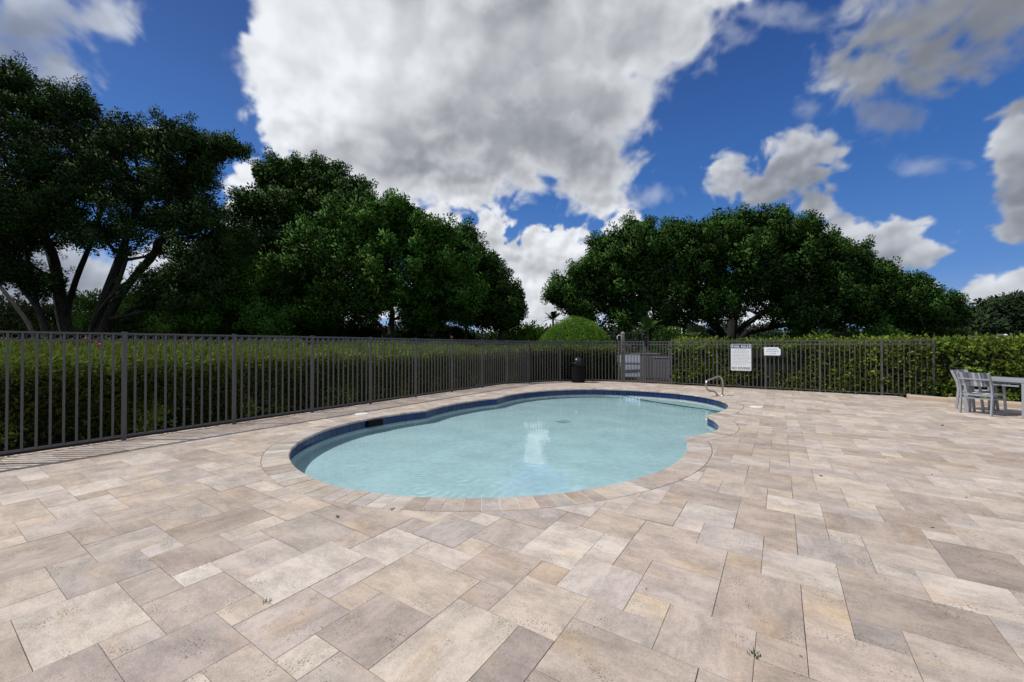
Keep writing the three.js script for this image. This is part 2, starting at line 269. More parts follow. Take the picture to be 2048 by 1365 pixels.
// ground with the hole of the pool, then soil along the fences
function sheet(outer, holes, y, k = 1) {
  const s = new THREE.Shape(outer.map(p => new THREE.Vector2(p[0], p[1])));
  for (const h of holes) s.holes.push(new THREE.Path(h.map(p => new THREE.Vector2(p[0], p[1]))));
  const g = new THREE.ShapeGeometry(s, 4); g.applyMatrix4(new THREE.Matrix4().set(1, 0, 0, 0, 0, 0, 0, y, 0, -1, 0, 0, 0, 0, 0, 1));
  return g;
}
const copeOuter = []; for (const s of rim) for (let i = 0; i < s.length; i += 2) { const [x, z, tx, tz] = s[i]; const q = [x + tz * COPE * -1, z + tx * COPE]; copeOuter.push(q); }
const outward = (() => { const [x, z, tx, tz] = rim[0][40]; return inside(poolLine, x - tz * 0.05, z + tx * 0.05) ? -1 : 1; })();   // sign of the normal that leaves the pool
const nrm = (tx, tz) => [-tz * outward, tx * outward];
const deckHole = []; for (const s of rim) for (let i = 0; i < s.length - 1; i += 3) { const n = nrm(s[i][2], s[i][3]); deckHole.push([s[i][0] + n[0] * 0.1, s[i][1] + n[1] * 0.1]); }
settingMesh('ground', sheet([[-420, -420], [420, -420], [420, 420], [-420, 420]], [deckHole], -0.06), M.grass, 'green lawn around and beyond the pool enclosure');
settingMesh('planting_bed', sheet([...grow(fencePath, 0.1), UV(15.6, 12), UV(17.3, 12), ...grow(fencePath, 1.9).reverse()], [], -0.035), M.soil, 'dark soil under the hedges along the fence');

// ------------------------------------------------------------------ deck of travertine pavers
const deck = setting('pool_deck', 'beige travertine paver deck around the pool');
part('paver_bed', sheet(deckEdge, [deckHole], -0.014), M.bed, deck);
{
  seed = 33;
  const kinds = [[1, 1, 2, 3], [5, 4, 3, 2], [2, 5, 2, 2], [3, 3, 2, 2], [4, 0, 2, 2], [5, 2, 2, 2], [3, 1, 1, 2], [0, 0, 2, 1], [2, 4, 1, 1], [4, 5, 1, 1], [4, 2, 1, 1], [0, 1, 1, 1]];
  // tones of single pavers that stand out in the photograph, by lattice cell
  const tone = {};
  for (const [a, b, ...c] of [[1, -17, 206, 197, 182], [2, -20, 176, 168, 160], [2, -19, 168, 159, 154], [3, -21, 182, 175, 167], [4, -19, 200, 194, 188], [4, -18, 170, 153, 144], [3, -17, 178, 166, 152], [4, -16, 222, 219, 214], [3, -15, 184, 169, 160], [2, -14, 188, 180, 173], [-1, -14, 168, 154, 147], [2, -13, 168, 156, 151], [3, -11, 186, 171, 156], [4, -10, 213, 203, 186], [4, -13, 205, 188, 166], [4, -12, 190, 178, 172], [5, -14, 210, 205, 197], [5, -16, 192, 183, 177], [6, -12, 198, 186, 181], [6, -11, 192, 172, 150], [5, -10, 172, 158, 149], [7, -11, 204, 188, 165], [9, -11, 205, 194, 184], [9, -9, 186, 168, 154], [8, -8, 174, 158, 149], [10, -10, 203, 186, 162], [11, -10, 182, 172, 165], [13, -11, 172, 166, 163], [10, -12, 179, 173, 171], [8, -13, 208, 201, 191], [8, -14, 198, 177, 156], [9, -15, 182, 167, 152], [6, -6, 156, 143, 137], [5, -8, 207, 196, 178], [8, -7, 203, 187, 168], [10, -7, 194, 167, 136], [11, -8, 214, 208, 195], [10, -6, 198, 190, 186], [12, -6, 212, 206, 196], [12, -5, 196, 175, 155], [11, -4, 192, 178, 170], [13, -5, 194, 176, 162], [10, -4, 207, 191, 164], [9, -5, 191, 181, 173], [9, -3, 190, 174, 162], [7, -5, 184, 169, 153], [14, -2, 190, 163, 130], [11, -2, 184, 166, 151], [8, -1, 184, 164, 142], [14, -1, 197, 190, 180], [16, -1, 184, 165, 147], [12, 0, 200, 179, 152], [10, 0, 195, 178, 162], [12, 1, 154, 146, 141], [13, 1, 164, 147, 132], [15, 1, 184, 169, 156], [16, 0, 177, 170, 165], [16, 2, 189, 183, 173], [17, 4, 153, 138, 128], [17, -2, 184, 164, 146], [20, -2, 180, 162, 147], [15, -3, 189, 182, 178], [17, -4, 198, 193, 189], [15, -5, 194, 177, 158]]) tone[a + ',' + b] = c;
  const palette = [[190, 179, 169], [180, 169, 161], [202, 193, 181], [172, 157, 147], [206, 197, 185], [188, 172, 155], [176, 167, 158], [196, 187, 179], [164, 148, 137], [197, 181, 162], [184, 175, 169], [208, 202, 194]];
  const list = [];
  for (let A = -7; A < 15; A++) for (let Bq = -14; Bq < 13; Bq++) for (const [a0, b0, la, lb] of kinds) {
    const a = A * 6 + a0, b = Bq * 6 + b0, [x, z] = cell(a + la / 2, b + lb / 2), size = 0.22 * Math.max(la, lb);
    const jit = rr(-6, 6), warmth = rr(-2, 5), c = (tone[a + ',' + b] ? tone[a + ',' + b].map((q, i) => q + 0.3 * ([192, 182, 171][i] - q)) : palette[Math.floor(rnd() * palette.length)].map((q, i) => q + 0.42 * ([191, 181, 170][i] - q) + jit + [0.6, 0, -1.2][i] * warmth)), w = [rnd(), rnd(), rnd(), rnd(), rnd(), rnd()];
    if (z < -3.6 || x > 15.5) continue;
    const pd = poolDist(x, z) - COPE, dd = deckDist(x, z);
    if (pd < -size || dd < -size) continue;
    list.push({ a, b, la, lb, x, z, c, w, cut: pd < size || dd < size });
  }
  const far = [], near = [];
  for (const t of list) { const front = t.z > 0.4 && Math.abs(t.x) < t.z * 1.35 + 0.6; t.rank = front ? t.la * t.lb / (t.z * t.z * t.z + 0.6 * t.x * t.x) : 0; }
  list.sort((p, q) => q.rank - p.rank);
  list.forEach((t, n) => {
    const g = paverGeo(t); if (!g) return;
    if (near.length < 300 && t.rank > 0) { near.push(1); part('paver', g, M.paver, deck); } else far.push(g);
  });
  const rest = part('paver_field', far, M.paver, deck); rest.userData.kind = 'stuff';

  function paverGeo(t) {
    const { a, b, la, lb, c, w } = t, gap = 0.0008 + 0.0013 * w[4] * w[4], ch = 0.0013, base = (w[0] - 0.5) * 0.0022, tu = (w[1] - 0.5) * 0.004, tv = (w[2] - 0.5) * 0.004;
    const lum = (c[0] + c[1] + c[2]) / 3, col = c.map((q, i) => clamp(lin((0.62 * q + 0.38 * lum * [1.067, 1.0, 0.933][i]) / 255) * [1.045, 1.005, 0.965][i], 0, 1));
    const turn = w[5] < 0.25, uo = w[3] * 0.7, vo = w[4] * 0.7;
    const U0 = 0, U1 = la * CELL, V0 = 0, V1 = lb * CELL, [ox, oz] = cell(a, b);
    const P = [], C = [], UVs = [];
    const put = (u, v, y) => { const x = ox + u * eU[0] + v * eV[0], z = oz + u * eU[1] + v * eV[1]; P.push(x, y + base + tu * (u - U1 / 2) + tv * (v - V1 / 2), -z); C.push(...col); const p = turn ? [u, v] : [v, u]; UVs.push(uo + p[0] / 2.4, vo + p[1] / 2.4); };
    const tri = (p, q, r) => { put(...p); put(...q); put(...r); };
    const quad = (p, q, r, s) => { tri(p, q, r); tri(p, r, s); };
    if (!t.cut) {
      const e = [U0 + gap, U1 - gap, V0 + gap, V1 - gap], i = [e[0] + ch, e[1] - ch, e[2] + ch, e[3] - ch];
      const ring = (q, y) => [[q[0], q[2], y], [q[0], q[3], y], [q[1], q[3], y], [q[1], q[2], y]];
      const T = ring(i, 0), S = ring(e, -ch), D = ring(e, -0.022);
      quad(T[0], T[1], T[2], T[3]);
      for (let k = 0; k < 4; k++) { const n = (k + 1) % 4; quad(S[k], S[n], T[n], T[k]); quad(D[k], D[n], S[n], S[k]); }
    } else {                                                              // a paver cut to the coping or to the deck's edge
      const n = Math.max(la, lb) * 5, f = (u, v) => { const x = ox + u * eU[0] + v * eV[0], z = oz + u * eU[1] + v * eV[1]; return Math.min(poolDist(x, z) - COPE - 0.005, deckDist(x, z)); };
      const G = [];
      for (let p = 0; p <= n; p++) { G.push([]); for (let q = 0; q <= n; q++) { const u = U0 + gap + (U1 - 2 * gap) * p / n, v = V0 + gap + (V1 - 2 * gap) * q / n; G[p].push([u, v, f(u, v)]); } }
      const clipTri = ps => { const o = []; for (let k = 0; k < 3; k++) { const p = ps[k], q = ps[(k + 1) % 3]; if (p[2] > 0) o.push(p); if ((p[2] > 0) !== (q[2] > 0)) { const m = p[2] / (p[2] - q[2]); o.push([p[0] + (q[0] - p[0]) * m, p[1] + (q[1] - p[1]) * m, 0]); } } for (let k = 2; k < o.length; k++) tri([o[0][0], o[0][1], 0], [o[k - 1][0], o[k - 1][1], 0], [o[k][0], o[k][1], 0]); };
      for (let p = 0; p < n; p++) for (let q = 0; q < n; q++) { const g = G; clipTri([g[p][q], g[p][q + 1], g[p + 1][q + 1]]); clipTri([g[p][q], g[p + 1][q + 1], g[p + 1][q]]); }
      if (!P.length) return null;
    }
    const g = new THREE.BufferGeometry();
    g.setAttribute('position', new THREE.Float32BufferAttribute(P, 3)); g.setAttribute('color', new THREE.Float32BufferAttribute(C, 3)); g.setAttribute('uv', new THREE.Float32BufferAttribute(UVs, 2));
    g.computeVertexNormals();
    return g;
  }
}

// ------------------------------------------------------------------ the pool: coping, blue waterline tiles, plaster basin, water
const pool = setting('swimming_pool', 'kidney shaped wading pool with blue waterline tiles and stone coping');
const WATER = -0.122, FLOOR = -0.285;
{
  seed = 44;
  function strip(a, b, fa, fb) { return 0; }
  const solid = (ring0, ring1, uvk = 1, col) => {                          // a closed block between a lower and an upper ring of points
    const P = [], U = [], C = [], n = ring0.length;
    const v = p => { P.push(p[0], p[1], -p[2]); U.push(p[3] ?? p[0] * uvk, p[4] ?? p[2] * uvk); if (col) C.push(...col); };
    for (let k = 1; k < n - 1; k++) { v(ring1[0]); v(ring1[k]); v(ring1[k + 1]); }
    for (let k = 0; k < n; k++) { const m = (k + 1) % n; v(ring0[k]); v(ring0[m]); v(ring1[m]); v(ring0[k]); v(ring1[m]); v(ring1[k]); }
    const g = new THREE.BufferGeometry(); g.setAttribute('position', new THREE.Float32BufferAttribute(P, 3)); g.setAttribute('uv', new THREE.Float32BufferAttribute(U, 2)); if (col) g.setAttribute('color', new THREE.Float32BufferAttribute(C, 3)); g.computeVertexNormals(); return g;
  };
  const tones = [[200, 187, 172], [193, 178, 163], [205, 193, 178], [197, 181, 165], [190, 179, 168], [203, 191, 177], [180, 164, 150], [198, 188, 176]];
  const grout = [];
  for (const s of rim) {
    const step = 0.04, per = 4, n = Math.max(1, Math.round((s.length - 1) / per));
    for (let k = 0; k < n; k++) {
      const i0 = Math.round(k * (s.length - 1) / n), i1 = Math.round((k + 1) * (s.length - 1) / n);
      const jt = rr(-6, 6), col = tones[Math.floor(rnd() * tones.length)].map(q => lin((q + jt + rr(-1.5, 1.5)) / 255) * 0.98), uo = rr(0, 0.8), vo = rr(0, 0.8), lift = rr(0.0005, 0.003);
      const edge = (r, y, g) => { const o = []; for (let i = i0; i <= i1; i++) { const [x, z, tx, tz] = s[i], m = nrm(tx, tz), sh = i === i0 ? g : i === i1 ? -g : 0; o.push([x + m[0] * r + tx * sh, y, z + m[1] * r + tz * sh]); } return o; };
      const ring = (r0, r1, y, g, y1 = y) => [...edge(r0, y1, g), ...edge(r1, y, g).reverse()].map(p => [...p, uo + (p[0] * eU[0] + p[2] * eU[1]) * 0 + ((p[0] - s[i0][0]) * 0.7) / 2.4 + 0.15, vo + ((p[2] - s[i0][1]) * 0.7) / 2.4 + 0.15]);
      const lo = ring(-0.012, COPE - 0.002, -0.036, 0.0035), hi = ring(-0.016, COPE, lift - 0.004, 0.003, lift - 0.009), top = ring(-0.006, COPE - 0.004, lift, 0.0045);
      const g = mergeGeometries([solid(lo, hi, 1, col), solid(hi, top, 1, col)]);
      part('coping_stone', g, M.paver, pool);
    }
    const A = [], Bq = []; for (const [x, z, tx, tz] of s) { const m = nrm(tx, tz); A.push([x - m[0] * 0.002, z - m[1] * 0.002]); Bq.push([x + m[0] * (COPE - 0.01), z + m[1] * (COPE - 0.01)]); }
    const P = []; for (let i = 0; i < A.length - 1; i++) { const q = (p, y) => P.push(p[0], y, -p[1]); q(A[i], -0.0015); q(A[i + 1], -0.0015); q(Bq[i + 1], -0.0015); q(A[i], -0.0015); q(Bq[i + 1], -0.0015); q(Bq[i], -0.0015); }
    const g = new THREE.BufferGeometry(); g.setAttribute('position', new THREE.Float32BufferAttribute(P, 3)); g.computeVertexNormals(); grout.push(g);
  }
  part('coping_grout', grout, M.grout, pool);
  // wall ribbons: grout behind the tiles, plaster below
  const ribbon = (y0, y1, r) => { const P = []; for (const s of rim) for (let i = 0; i < s.length - 1; i++) { const q = (p, y) => { const m = nrm(p[2], p[3]); P.push(p[0] + m[0] * r, y, -(p[1] + m[1] * r)); }; q(s[i], y0); q(s[i + 1], y0); q(s[i + 1], y1); q(s[i], y0); q(s[i + 1], y1); q(s[i], y1); } const g = new THREE.BufferGeometry(); g.setAttribute('position', new THREE.Float32BufferAttribute(P, 3)); g.computeVertexNormals(); return g; };
  part('tile_grout', ribbon(-0.19, -0.034, 0.024), M.tileGrout, pool);
  part('pool_wall', ribbon(FLOOR - 0.01, -0.188, 0.018), M.plaster, pool);
  for (const s of rim) {
    const n = Math.round((s.length - 1) * 0.04 / 0.155);
    for (let k = 0; k < n; k++) {
      const i0 = Math.round(k * (s.length - 1) / n), i1 = Math.round((k + 1) * (s.length - 1) / n);
      const e = (r, y) => { const o = []; for (let i = i0; i <= i1; i++) { const [x, z, tx, tz] = s[i], m = nrm(tx, tz), sh = i === i0 ? 0.003 : i === i1 ? -0.003 : 0; o.push([x + m[0] * r + tx * sh, y, z + m[1] * r + tz * sh]); } return o; };
      part('waterline_tile', solid([...e(0.018, -0.187), ...e(0.0235, -0.187).reverse()], [...e(0.018, -0.037), ...e(0.0235, -0.037).reverse()]), [M.blue, M.blue2, M.blue, M.blue3][Math.floor(rnd() * 4)], pool);
    }
  }
  const floorG = sheet(poolLine, [], FLOOR); { const p = floorG.attributes.position, uv = floorG.attributes.uv; for (let i = 0; i < p.count; i++) uv.setXY(i, p.getX(i) / 6, p.getZ(i) / 6); }
  part('pool_floor', floorG, M.plaster, pool);
  // the shallow entry ledge under the handrail
  const ledge = [gp(1362, 799.5, -0.2), gp(1384, 803, -0.2), gp(1412, 807.5, -0.2), gp(1438, 810.5, -0.2)];
  const arc = rim[2].filter(p => p[0] > 3.55 && p[1] > 9.7).map(p => [p[0], p[1]]);
  const la = arc[0], lb = arc[arc.length - 1];
  const poly = [...arc, ...[[5.0, 10.15], [4.62, 10.75], [4.15, 11.55], [3.72, 12.5]]];
  part('entry_ledge', solid(poly.map(p => [p[0], FLOOR, p[1]]), poly.map(p => [p[0], -0.192, p[1]])), M.plaster, pool);
  const edgeLine = [lb, [5.0, 10.15], [4.62, 10.75], [4.15, 11.55], [3.72, 12.5], la].map(p => V(p[0], -0.188, -p[1]));
  part('ledge_trim', tube(edgeLine, 0.010, 30, 6), M.blue2, pool);
  // skimmer mouth in the left wall
  { const [x, z] = [-2.74, 8.1], tx = 0.62, tz = 0.785; const a = V(x - tx * 0.17 + 0.03, -0.105, -(z - tz * 0.17)), b = V(x + tx * 0.16 + 0.03, -0.105, -(z + tz * 0.16)); part('skimmer_opening', bar(a, b, 0.05, 0.12), M.blackDull, pool); }
  // main drain
  { const [x, z] = gp(1124, 843, FLOOR); const g = [box(0.24, 0.012, 0.03, x, FLOOR + 0.006, -z, 0.6), box(0.24, 0.012, 0.03, x + 0.07, FLOOR + 0.006, -z + 0.13, 0.6), box(0.03, 0.012, 0.2, x - 0.1, FLOOR + 0.0055, -z + 0.12, 0.6)]; part('drain_grate', g, mat([0.24, 0.36, 0.38], 0.6), pool); }
}
{ // water: a clear sheet with ripples
  const S = 12, ripple = dataTex(1024, (u, v) => {
    const x = -5 + u * S, z = 2.5 + v * S;
    const ring = (cx, cz, r0, l, amp) => { const r = Math.hypot(x - cx, z - cz); return amp * Math.sin(r * 6.283 / l + 8 * noise(x * 1.7, z * 1.7, 4 + l * 30)) * (1 - smooth(r0 * 0.15, r0, r)) * clamp(0.35 + 1.6 * noise(x * 2.2, z * 2.2, 9 + l * 30), 0, 1.3); };
    const calm = smooth(-0.25, 0.35, noise(x * 0.9 + 4, z * 0.9, 3)); let h = 0.07 * fbm(x * 2.6, z * 4.0, 1, 2) + (0.012 + 0.05 * calm) * fbm(x * 9, z * 15, 6, 3);
    h += ring(-0.98, 4.35, 1.15, 0.10, 0.18) + ring(-0.6, 4.75, 0.8, 0.13, 0.14) + ring(2.15, 5.5, 1.0, 0.12, 0.18) + ring(1.9, 5.9, 0.7, 0.09, 0.1);
    const g = clamp(0.5 + h); return [g, g, g];
  });
  const m = new THREE.MeshPhysicalMaterial({ roughness: 0, transmission: 1, thickness: 0, ior: 1.33, bumpMap: ripple, bumpScale: 0.012 });
  m.color.setRGB(0.95, 0.985, 0.985);
  const g = sheet(poolLine, [], WATER), p = g.attributes.position, uv = g.attributes.uv;
  for (let i = 0; i < p.count; i++) uv.setXY(i, (p.getX(i) + 5) / S, (-p.getZ(i) - 2.5) / S);
  g.computeVertexNormals();
  settingMesh('water', g, m, 'clear pale aqua water of the pool, lightly rippled');
}

// ------------------------------------------------------------------ fences
const P3 = (p, y) => V(p[0], y, -p[1]);
function panel(f, a, b, y1, rings, n = 12) {                              // rails, pickets and rings between two posts
  const A = P3(a, 0), B = P3(b, 0), lerp = t => A.clone().lerp(B, t), ang = Math.atan2(B.x - A.x, B.z - A.z);
  const rail = (y, w, h) => part('rail', bar(A.clone().setY(y), B.clone().setY(y), w, h), M.metal, f);
  rail(y1 - 0.014, 0.038, 0.028); rail(y1 - 0.118, 0.03, 0.028); rail(0.065, 0.03, 0.03);
  for (let k = 1; k < n; k++) { const p = lerp(k / n); const hgt = y1 - 0.029 - 0.08; part('picket', box(0.023, hgt, 0.023, p.x, 0.081 + hgt / 2, p.z, ang), M.metal, f); }
  if (rings) for (let k = 0; k < n; k++) { const p = lerp((k + 0.5) / n); part('ring', new THREE.TorusGeometry(0.0335, 0.0055, 6, 16).applyMatrix4(new THREE.Matrix4().makeRotationY(ang + Math.PI / 2).setPosition(p.x, y1 - 0.0665, p.z)), M.metal, f); }
}
function post(f, p, y1, w = 0.052, turn = 0.59) { part('post', [box(w, y1 + 0.02, w, p[0], (y1 + 0.02) / 2 - 0.02, -p[1], -turn), box(w + 0.008, 0.012, w + 0.008, p[0], y1 + 0.006, -p[1], -turn)], M.metal, f); }
const fa = thing('ring_top_fence', 'long dark metal fence with rings under its top rail, left of the pool', 'fence');
for (let i = 0; i < ringPosts.length; i++) { const y = 1.625 - 0.035 * smooth(4, 12, i); post(fa, ringPosts[i], y + 0.004); if (i < ringPosts.length - 1) panel(fa, ringPosts[i], ringPosts[i + 1], y, true, i >= 12 ? 11 : 12); }
const fb = thing('metal_fence', 'short plain dark metal fence section between the black litter bin and the gate', 'fence');
for (const p of plainPosts.slice(1)) post(fb, p, 1.585);
panel(fb, plainPosts[0], plainPosts[1], 1.58, false, 8); panel(fb, plainPosts[1], plainPosts[2], 1.58, false, 8);
const gate = thing('metal_gate', 'plain dark metal gate in front of the grey utility boxes', 'gate');
for (const p of gatePosts) post(gate, p, 1.57, 0.045);
panel(gate, gatePosts[0], gatePosts[1], 1.575, false, 8);
{ const p = UV(15.5, -4.36); part('latch', [box(0.05, 0.24, 0.06, p[0], 1.5, -p[1], 0.59), box(0.03, 0.1, 0.03, p[0], 1.66, -p[1], 0.59)], M.blackDull, gate); part('hinge', [0.3, 1.35].map(y => box(0.03, 0.07, 0.05, UV(15.53, -3.5)[0], y, -UV(15.53, -3.5)[1], 0.59)), M.blackDull, gate); }
const fc = thing('metal_fence', 'plain dark metal fence in front of the leafy hedge, carrying the two signs', 'fence');
for (const p of farPosts) post(fc, p, 1.585);
for (let i = 0; i < farPosts.length - 1; i++) panel(fc, farPosts[i], farPosts[i + 1], 1.58, false, i === 4 ? 9 : 12);

// ------------------------------------------------------------------ foliage
function leafClump(n, R, len, wid, up = 0.5, tip = 0) {                    // leaves on short twigs spread through a ball, tips outward
  const P = [], N = [];
  for (let k = 0; k < n; k++) {
    const d = V(rr(-1, 1), rr(-1, 1), rr(-1, 1)); if (d.lengthSq() > 1 || d.lengthSq() < 0.02) { k--; continue; }
    const c = d.clone().multiplyScalar(R); c.y *= 1.15;
    const dir = d.normalize().multiplyScalar(0.8).add(V(rr(-1, 1), rr(-1, 1) + up, rr(-1, 1)).multiplyScalar(0.8)).normalize();
    const side = dir.clone().cross(V(rr(-1, 1), rr(-0.3, 1.4), rr(-1, 1))).normalize(), s = rr(0.7, 1.25), l = len * s, w = wid * s * 0.5, nn = side.clone().cross(dir).multiplyScalar(w * 0.35);
    const b = c, t = c.clone().addScaledVector(dir, l), m = c.clone().addScaledVector(dir, l * 0.45), q1 = m.clone().addScaledVector(side, w).add(nn), q2 = m.clone().addScaledVector(side, -w).add(nn);
    for (let tri of [[b, q1, t], [b, t, q2]]) {
      const fn = tri[1].clone().sub(tri[0]).cross(tri[2].clone().sub(tri[0])).normalize(), out = c.clone().addScaledVector(dir, 0.3 * l); out.y += 0.25 * R; out.normalize();
      if (fn.dot(out) < 0) { tri = [tri[0], tri[2], tri[1]]; fn.negate(); }
      fn.lerp(out, tip).normalize();
      for (const p of tri) { P.push(p.x, p.y, p.z); N.push(fn.x, fn.y, fn.z); }
    }
  }
  const g = new THREE.BufferGeometry(); g.setAttribute('position', new THREE.Float32BufferAttribute(P, 3)); g.setAttribute('normal', new THREE.Float32BufferAttribute(N, 3)); return g;
}
const leafMat = (c, thru = 0, rough = 0.65) => { const m = new THREE.MeshPhysicalMaterial({ roughness: rough, side: THREE.DoubleSide, specularIntensity: 0.2 }); m.color.setRGB(...c); if (thru) { m.transmission = thru; m.thickness = 0; m.roughness = 0.9; } return m; };
function scatter(name, geo, m, spots, parent, tint = [0.65, 1.35]) {       // spots: [position, outward direction, size]
  const o = new THREE.InstancedMesh(geo, m, spots.length); o.name = numbered(name); o.castShadow = o.receiveShadow = true; o.userData.kind = 'stuff';
  const q = new THREE.Quaternion(), y = V(0, 1, 0), c = new THREE.Color(), X = new THREE.Matrix4(), spin = new THREE.Quaternion();
  spots.forEach(([p, n, s, tone], i) => {
    q.setFromUnitVectors(y, n).multiply(spin.setFromAxisAngle(y, rnd() * 6.283)); X.compose(p, q, V(s, s, s)); o.setMatrixAt(i, X);
    const t = (tone ?? 1) * rr(...tint), w = rr(0.85, 1.2); o.setColorAt(i, c.setRGB(t * w, t, t * rr(0.75, 1.1)));
  });
  parent.add(o); return o;
}
const clumps = { ficus: null };
seed = 60;
const ficusClump = leafClump(68, 0.30, 0.135, 0.078, 0.35, 0.8), fineClump = leafClump(56, 0.3, 0.135, 0.062, 0.2, 0.78), farClump = leafClump(34, 0.7, 0.32, 0.17, 0.4, 0.5);
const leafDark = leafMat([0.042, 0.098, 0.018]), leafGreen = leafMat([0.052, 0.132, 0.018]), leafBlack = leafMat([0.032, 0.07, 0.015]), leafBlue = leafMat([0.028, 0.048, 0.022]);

function crownSpots(lobes, d, o) {                                          // lobes: [px, py, rpx] at depth d; filled on both sides so that the crown has real depth
  const balls = [];
  for (const [px, py, r, dz = 0] of lobes) {
    const R = r * 0.87 * d / FOC, n = o.deep ?? 2;
    for (let k = 0; k < n; k++) { const z = d + dz + (k / Math.max(1, n - 1) - 0.35) * o.spread + rr(-0.5, 0.5); const c = at(px + (k ? rr(-12, 12) : 0), py + (k ? rr(-2, 16) : 0), z); balls.push([c, R * z / d * (k ? rr(0.85, 1.0) : 1)]); }
  }
  const spots = [], cell = 0.0;
  for (const [c, R] of balls) {
    const n = Math.round(o.dense * 2.1 * 12.57 * R * R * 0.8 + 8);
    for (let k = 0; k < n; k++) {
      const v = V(rr(-1, 1), rr(-1, 1), rr(-1, 1)); if (v.lengthSq() > 1 || v.lengthSq() < 0.01) { k--; continue; } v.normalize();
      const lump = 1 + 0.34 * noise(c.x + v.x * 2.6 + 7, c.y + v.y * 2.6, c.z + v.z * 2.6), q = (0.35 + 0.65 * Math.pow(rnd(), 0.5)) * lump;
      const p = c.clone().addScaledVector(v, R * q);
      if (p.y < (o.floor ?? 2)) continue;
      let deep = false; for (const [c2, R2] of balls) if (c2 !== c && p.distanceToSquared(c2) < R2 * R2 * 0.30) { deep = rnd() < 0.6; if (deep) break; }
      if (deep) continue;
      const hole = noise(p.x * 0.55 + 3, p.y * 0.7, p.z * 0.55); if (hole > (o.hole ?? 0.32) - (o.open ? o.open * smooth(o.openAt + 1.5, o.openAt - 1, p.y) : 0)) continue;
      const nrm2 = v.clone().add(V(0, 0.35, 0)).normalize();
      spots.push([p, nrm2, rr(0.6, 1.15) * o.size, 0.85 + 0.7 * noise(p.x * 0.5, p.y * 0.5, p.z * 0.5 + 20)]);
    }
  }
  // sprigs: short shoots of clumps that stand out of the outline
  for (const [c, R] of balls) for (let k = 0, n = Math.round(5 + R * 6); k < n; k++) {
    const v = V(rr(-1, 1), rr(-0.35, 1), rr(-1, 1)).normalize(), b = c.clone().addScaledVector(v, R * 0.9), g = v.clone().add(V(rr(-0.7, 0.7), rr(-0.1, 0.5), rr(-0.7, 0.7))).normalize();
    let buried = false; for (const [c2, R2] of balls) if (c2 !== c && b.distanceToSquared(c2) < R2 * R2 * 0.6) { buried = true; break; }
    if (buried || b.y < (o.floor ?? 2) + 0.3) continue;
    for (let q = 0, m = 4 + Math.floor(rnd() * 4); q < m; q++) spots.push([b.clone().addScaledVector(g, q * 0.13 * o.size - 0.1).add(V(rr(-1, 1), rr(-1, 1), rr(-1, 1)).multiplyScalar(0.16 * o.size)), g, (1.05 - 0.08 * q) * o.size * rr(0.8, 1.1), rr(0.9, 1.3)]);
  }
  return { spots, balls };
}
function tree(name, label, lobes, d, o) {
  const base = o.stems ? at(o.stems[0].p[0][0], HOR, d) : at(lobes[0][0], HOR, d);
  const t = thing(name, label, 'tree', [base.x, 0, base.z], 0, o.group), back = V(-base.x, 0, -base.z);
  const { spots, balls } = crownSpots(lobes, d, o);
  for (const s of spots) s[0].add(back);
  const tips = [];
  for (const st of o.stems || []) {
    const pts = st.p.map(([x, y], i) => at(x, y, d + (st.z || 0) * i).add(back));
    const b0 = pts[0].clone(); b0.y = -0.06; b0.x += (pts[0].x - pts[1].x) * 0.4; pts.unshift(b0);
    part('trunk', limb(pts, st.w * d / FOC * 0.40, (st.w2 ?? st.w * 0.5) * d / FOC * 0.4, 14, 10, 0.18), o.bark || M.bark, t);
    tips.push({ p: pts, w: (st.w2 ?? st.w * 0.5) * d / FOC * 0.4 });
  }
  if (tips.length) {
    const G = [];
    balls.forEach(([c, R], i) => {
      if (i % 2 && rnd() < 0.45) return;
      const to = c.clone().add(back); let best = null, bd = 1e9;
      for (const q of tips) for (let k = 2; k < q.p.length; k++) { const dd = q.p[k].distanceTo(to) + (q.p[k].y > to.y ? 2 : 0); if (dd < bd) { bd = dd; best = [q.p[k], q.w]; } }
      if (!best || bd > 16) return;
      const m = best[0].clone().lerp(to, 0.5).add(V(rr(-0.5, 0.5), rr(0, 0.7), rr(-0.5, 0.5)));
      const r0 = Math.min(best[1], 0.05 + 0.018 * bd);
      G.push(limb([best[0].clone(), m, to], r0, r0 * 0.28, 8, 6));
      for (let k = 0; k < 3; k++) { const e = to.clone().add(V(rr(-1, 1), rr(-0.5, 1), rr(-1, 1)).multiplyScalar(R * 0.9)); G.push(limb([m.clone().lerp(to, rr(0.3, 1)), m.clone().lerp(e, 0.6), e], r0 * 0.35, 0.012, 5, 5)); }
    });
    if (G.length) part('branches', G, o.bark || M.bark, t);
  }
  scatter('crown', o.clump || ficusClump, o.leaf || leafDark, spots, t, o.tint ?? [0.82, 1.18]);
  return t;
}
seed = 101;
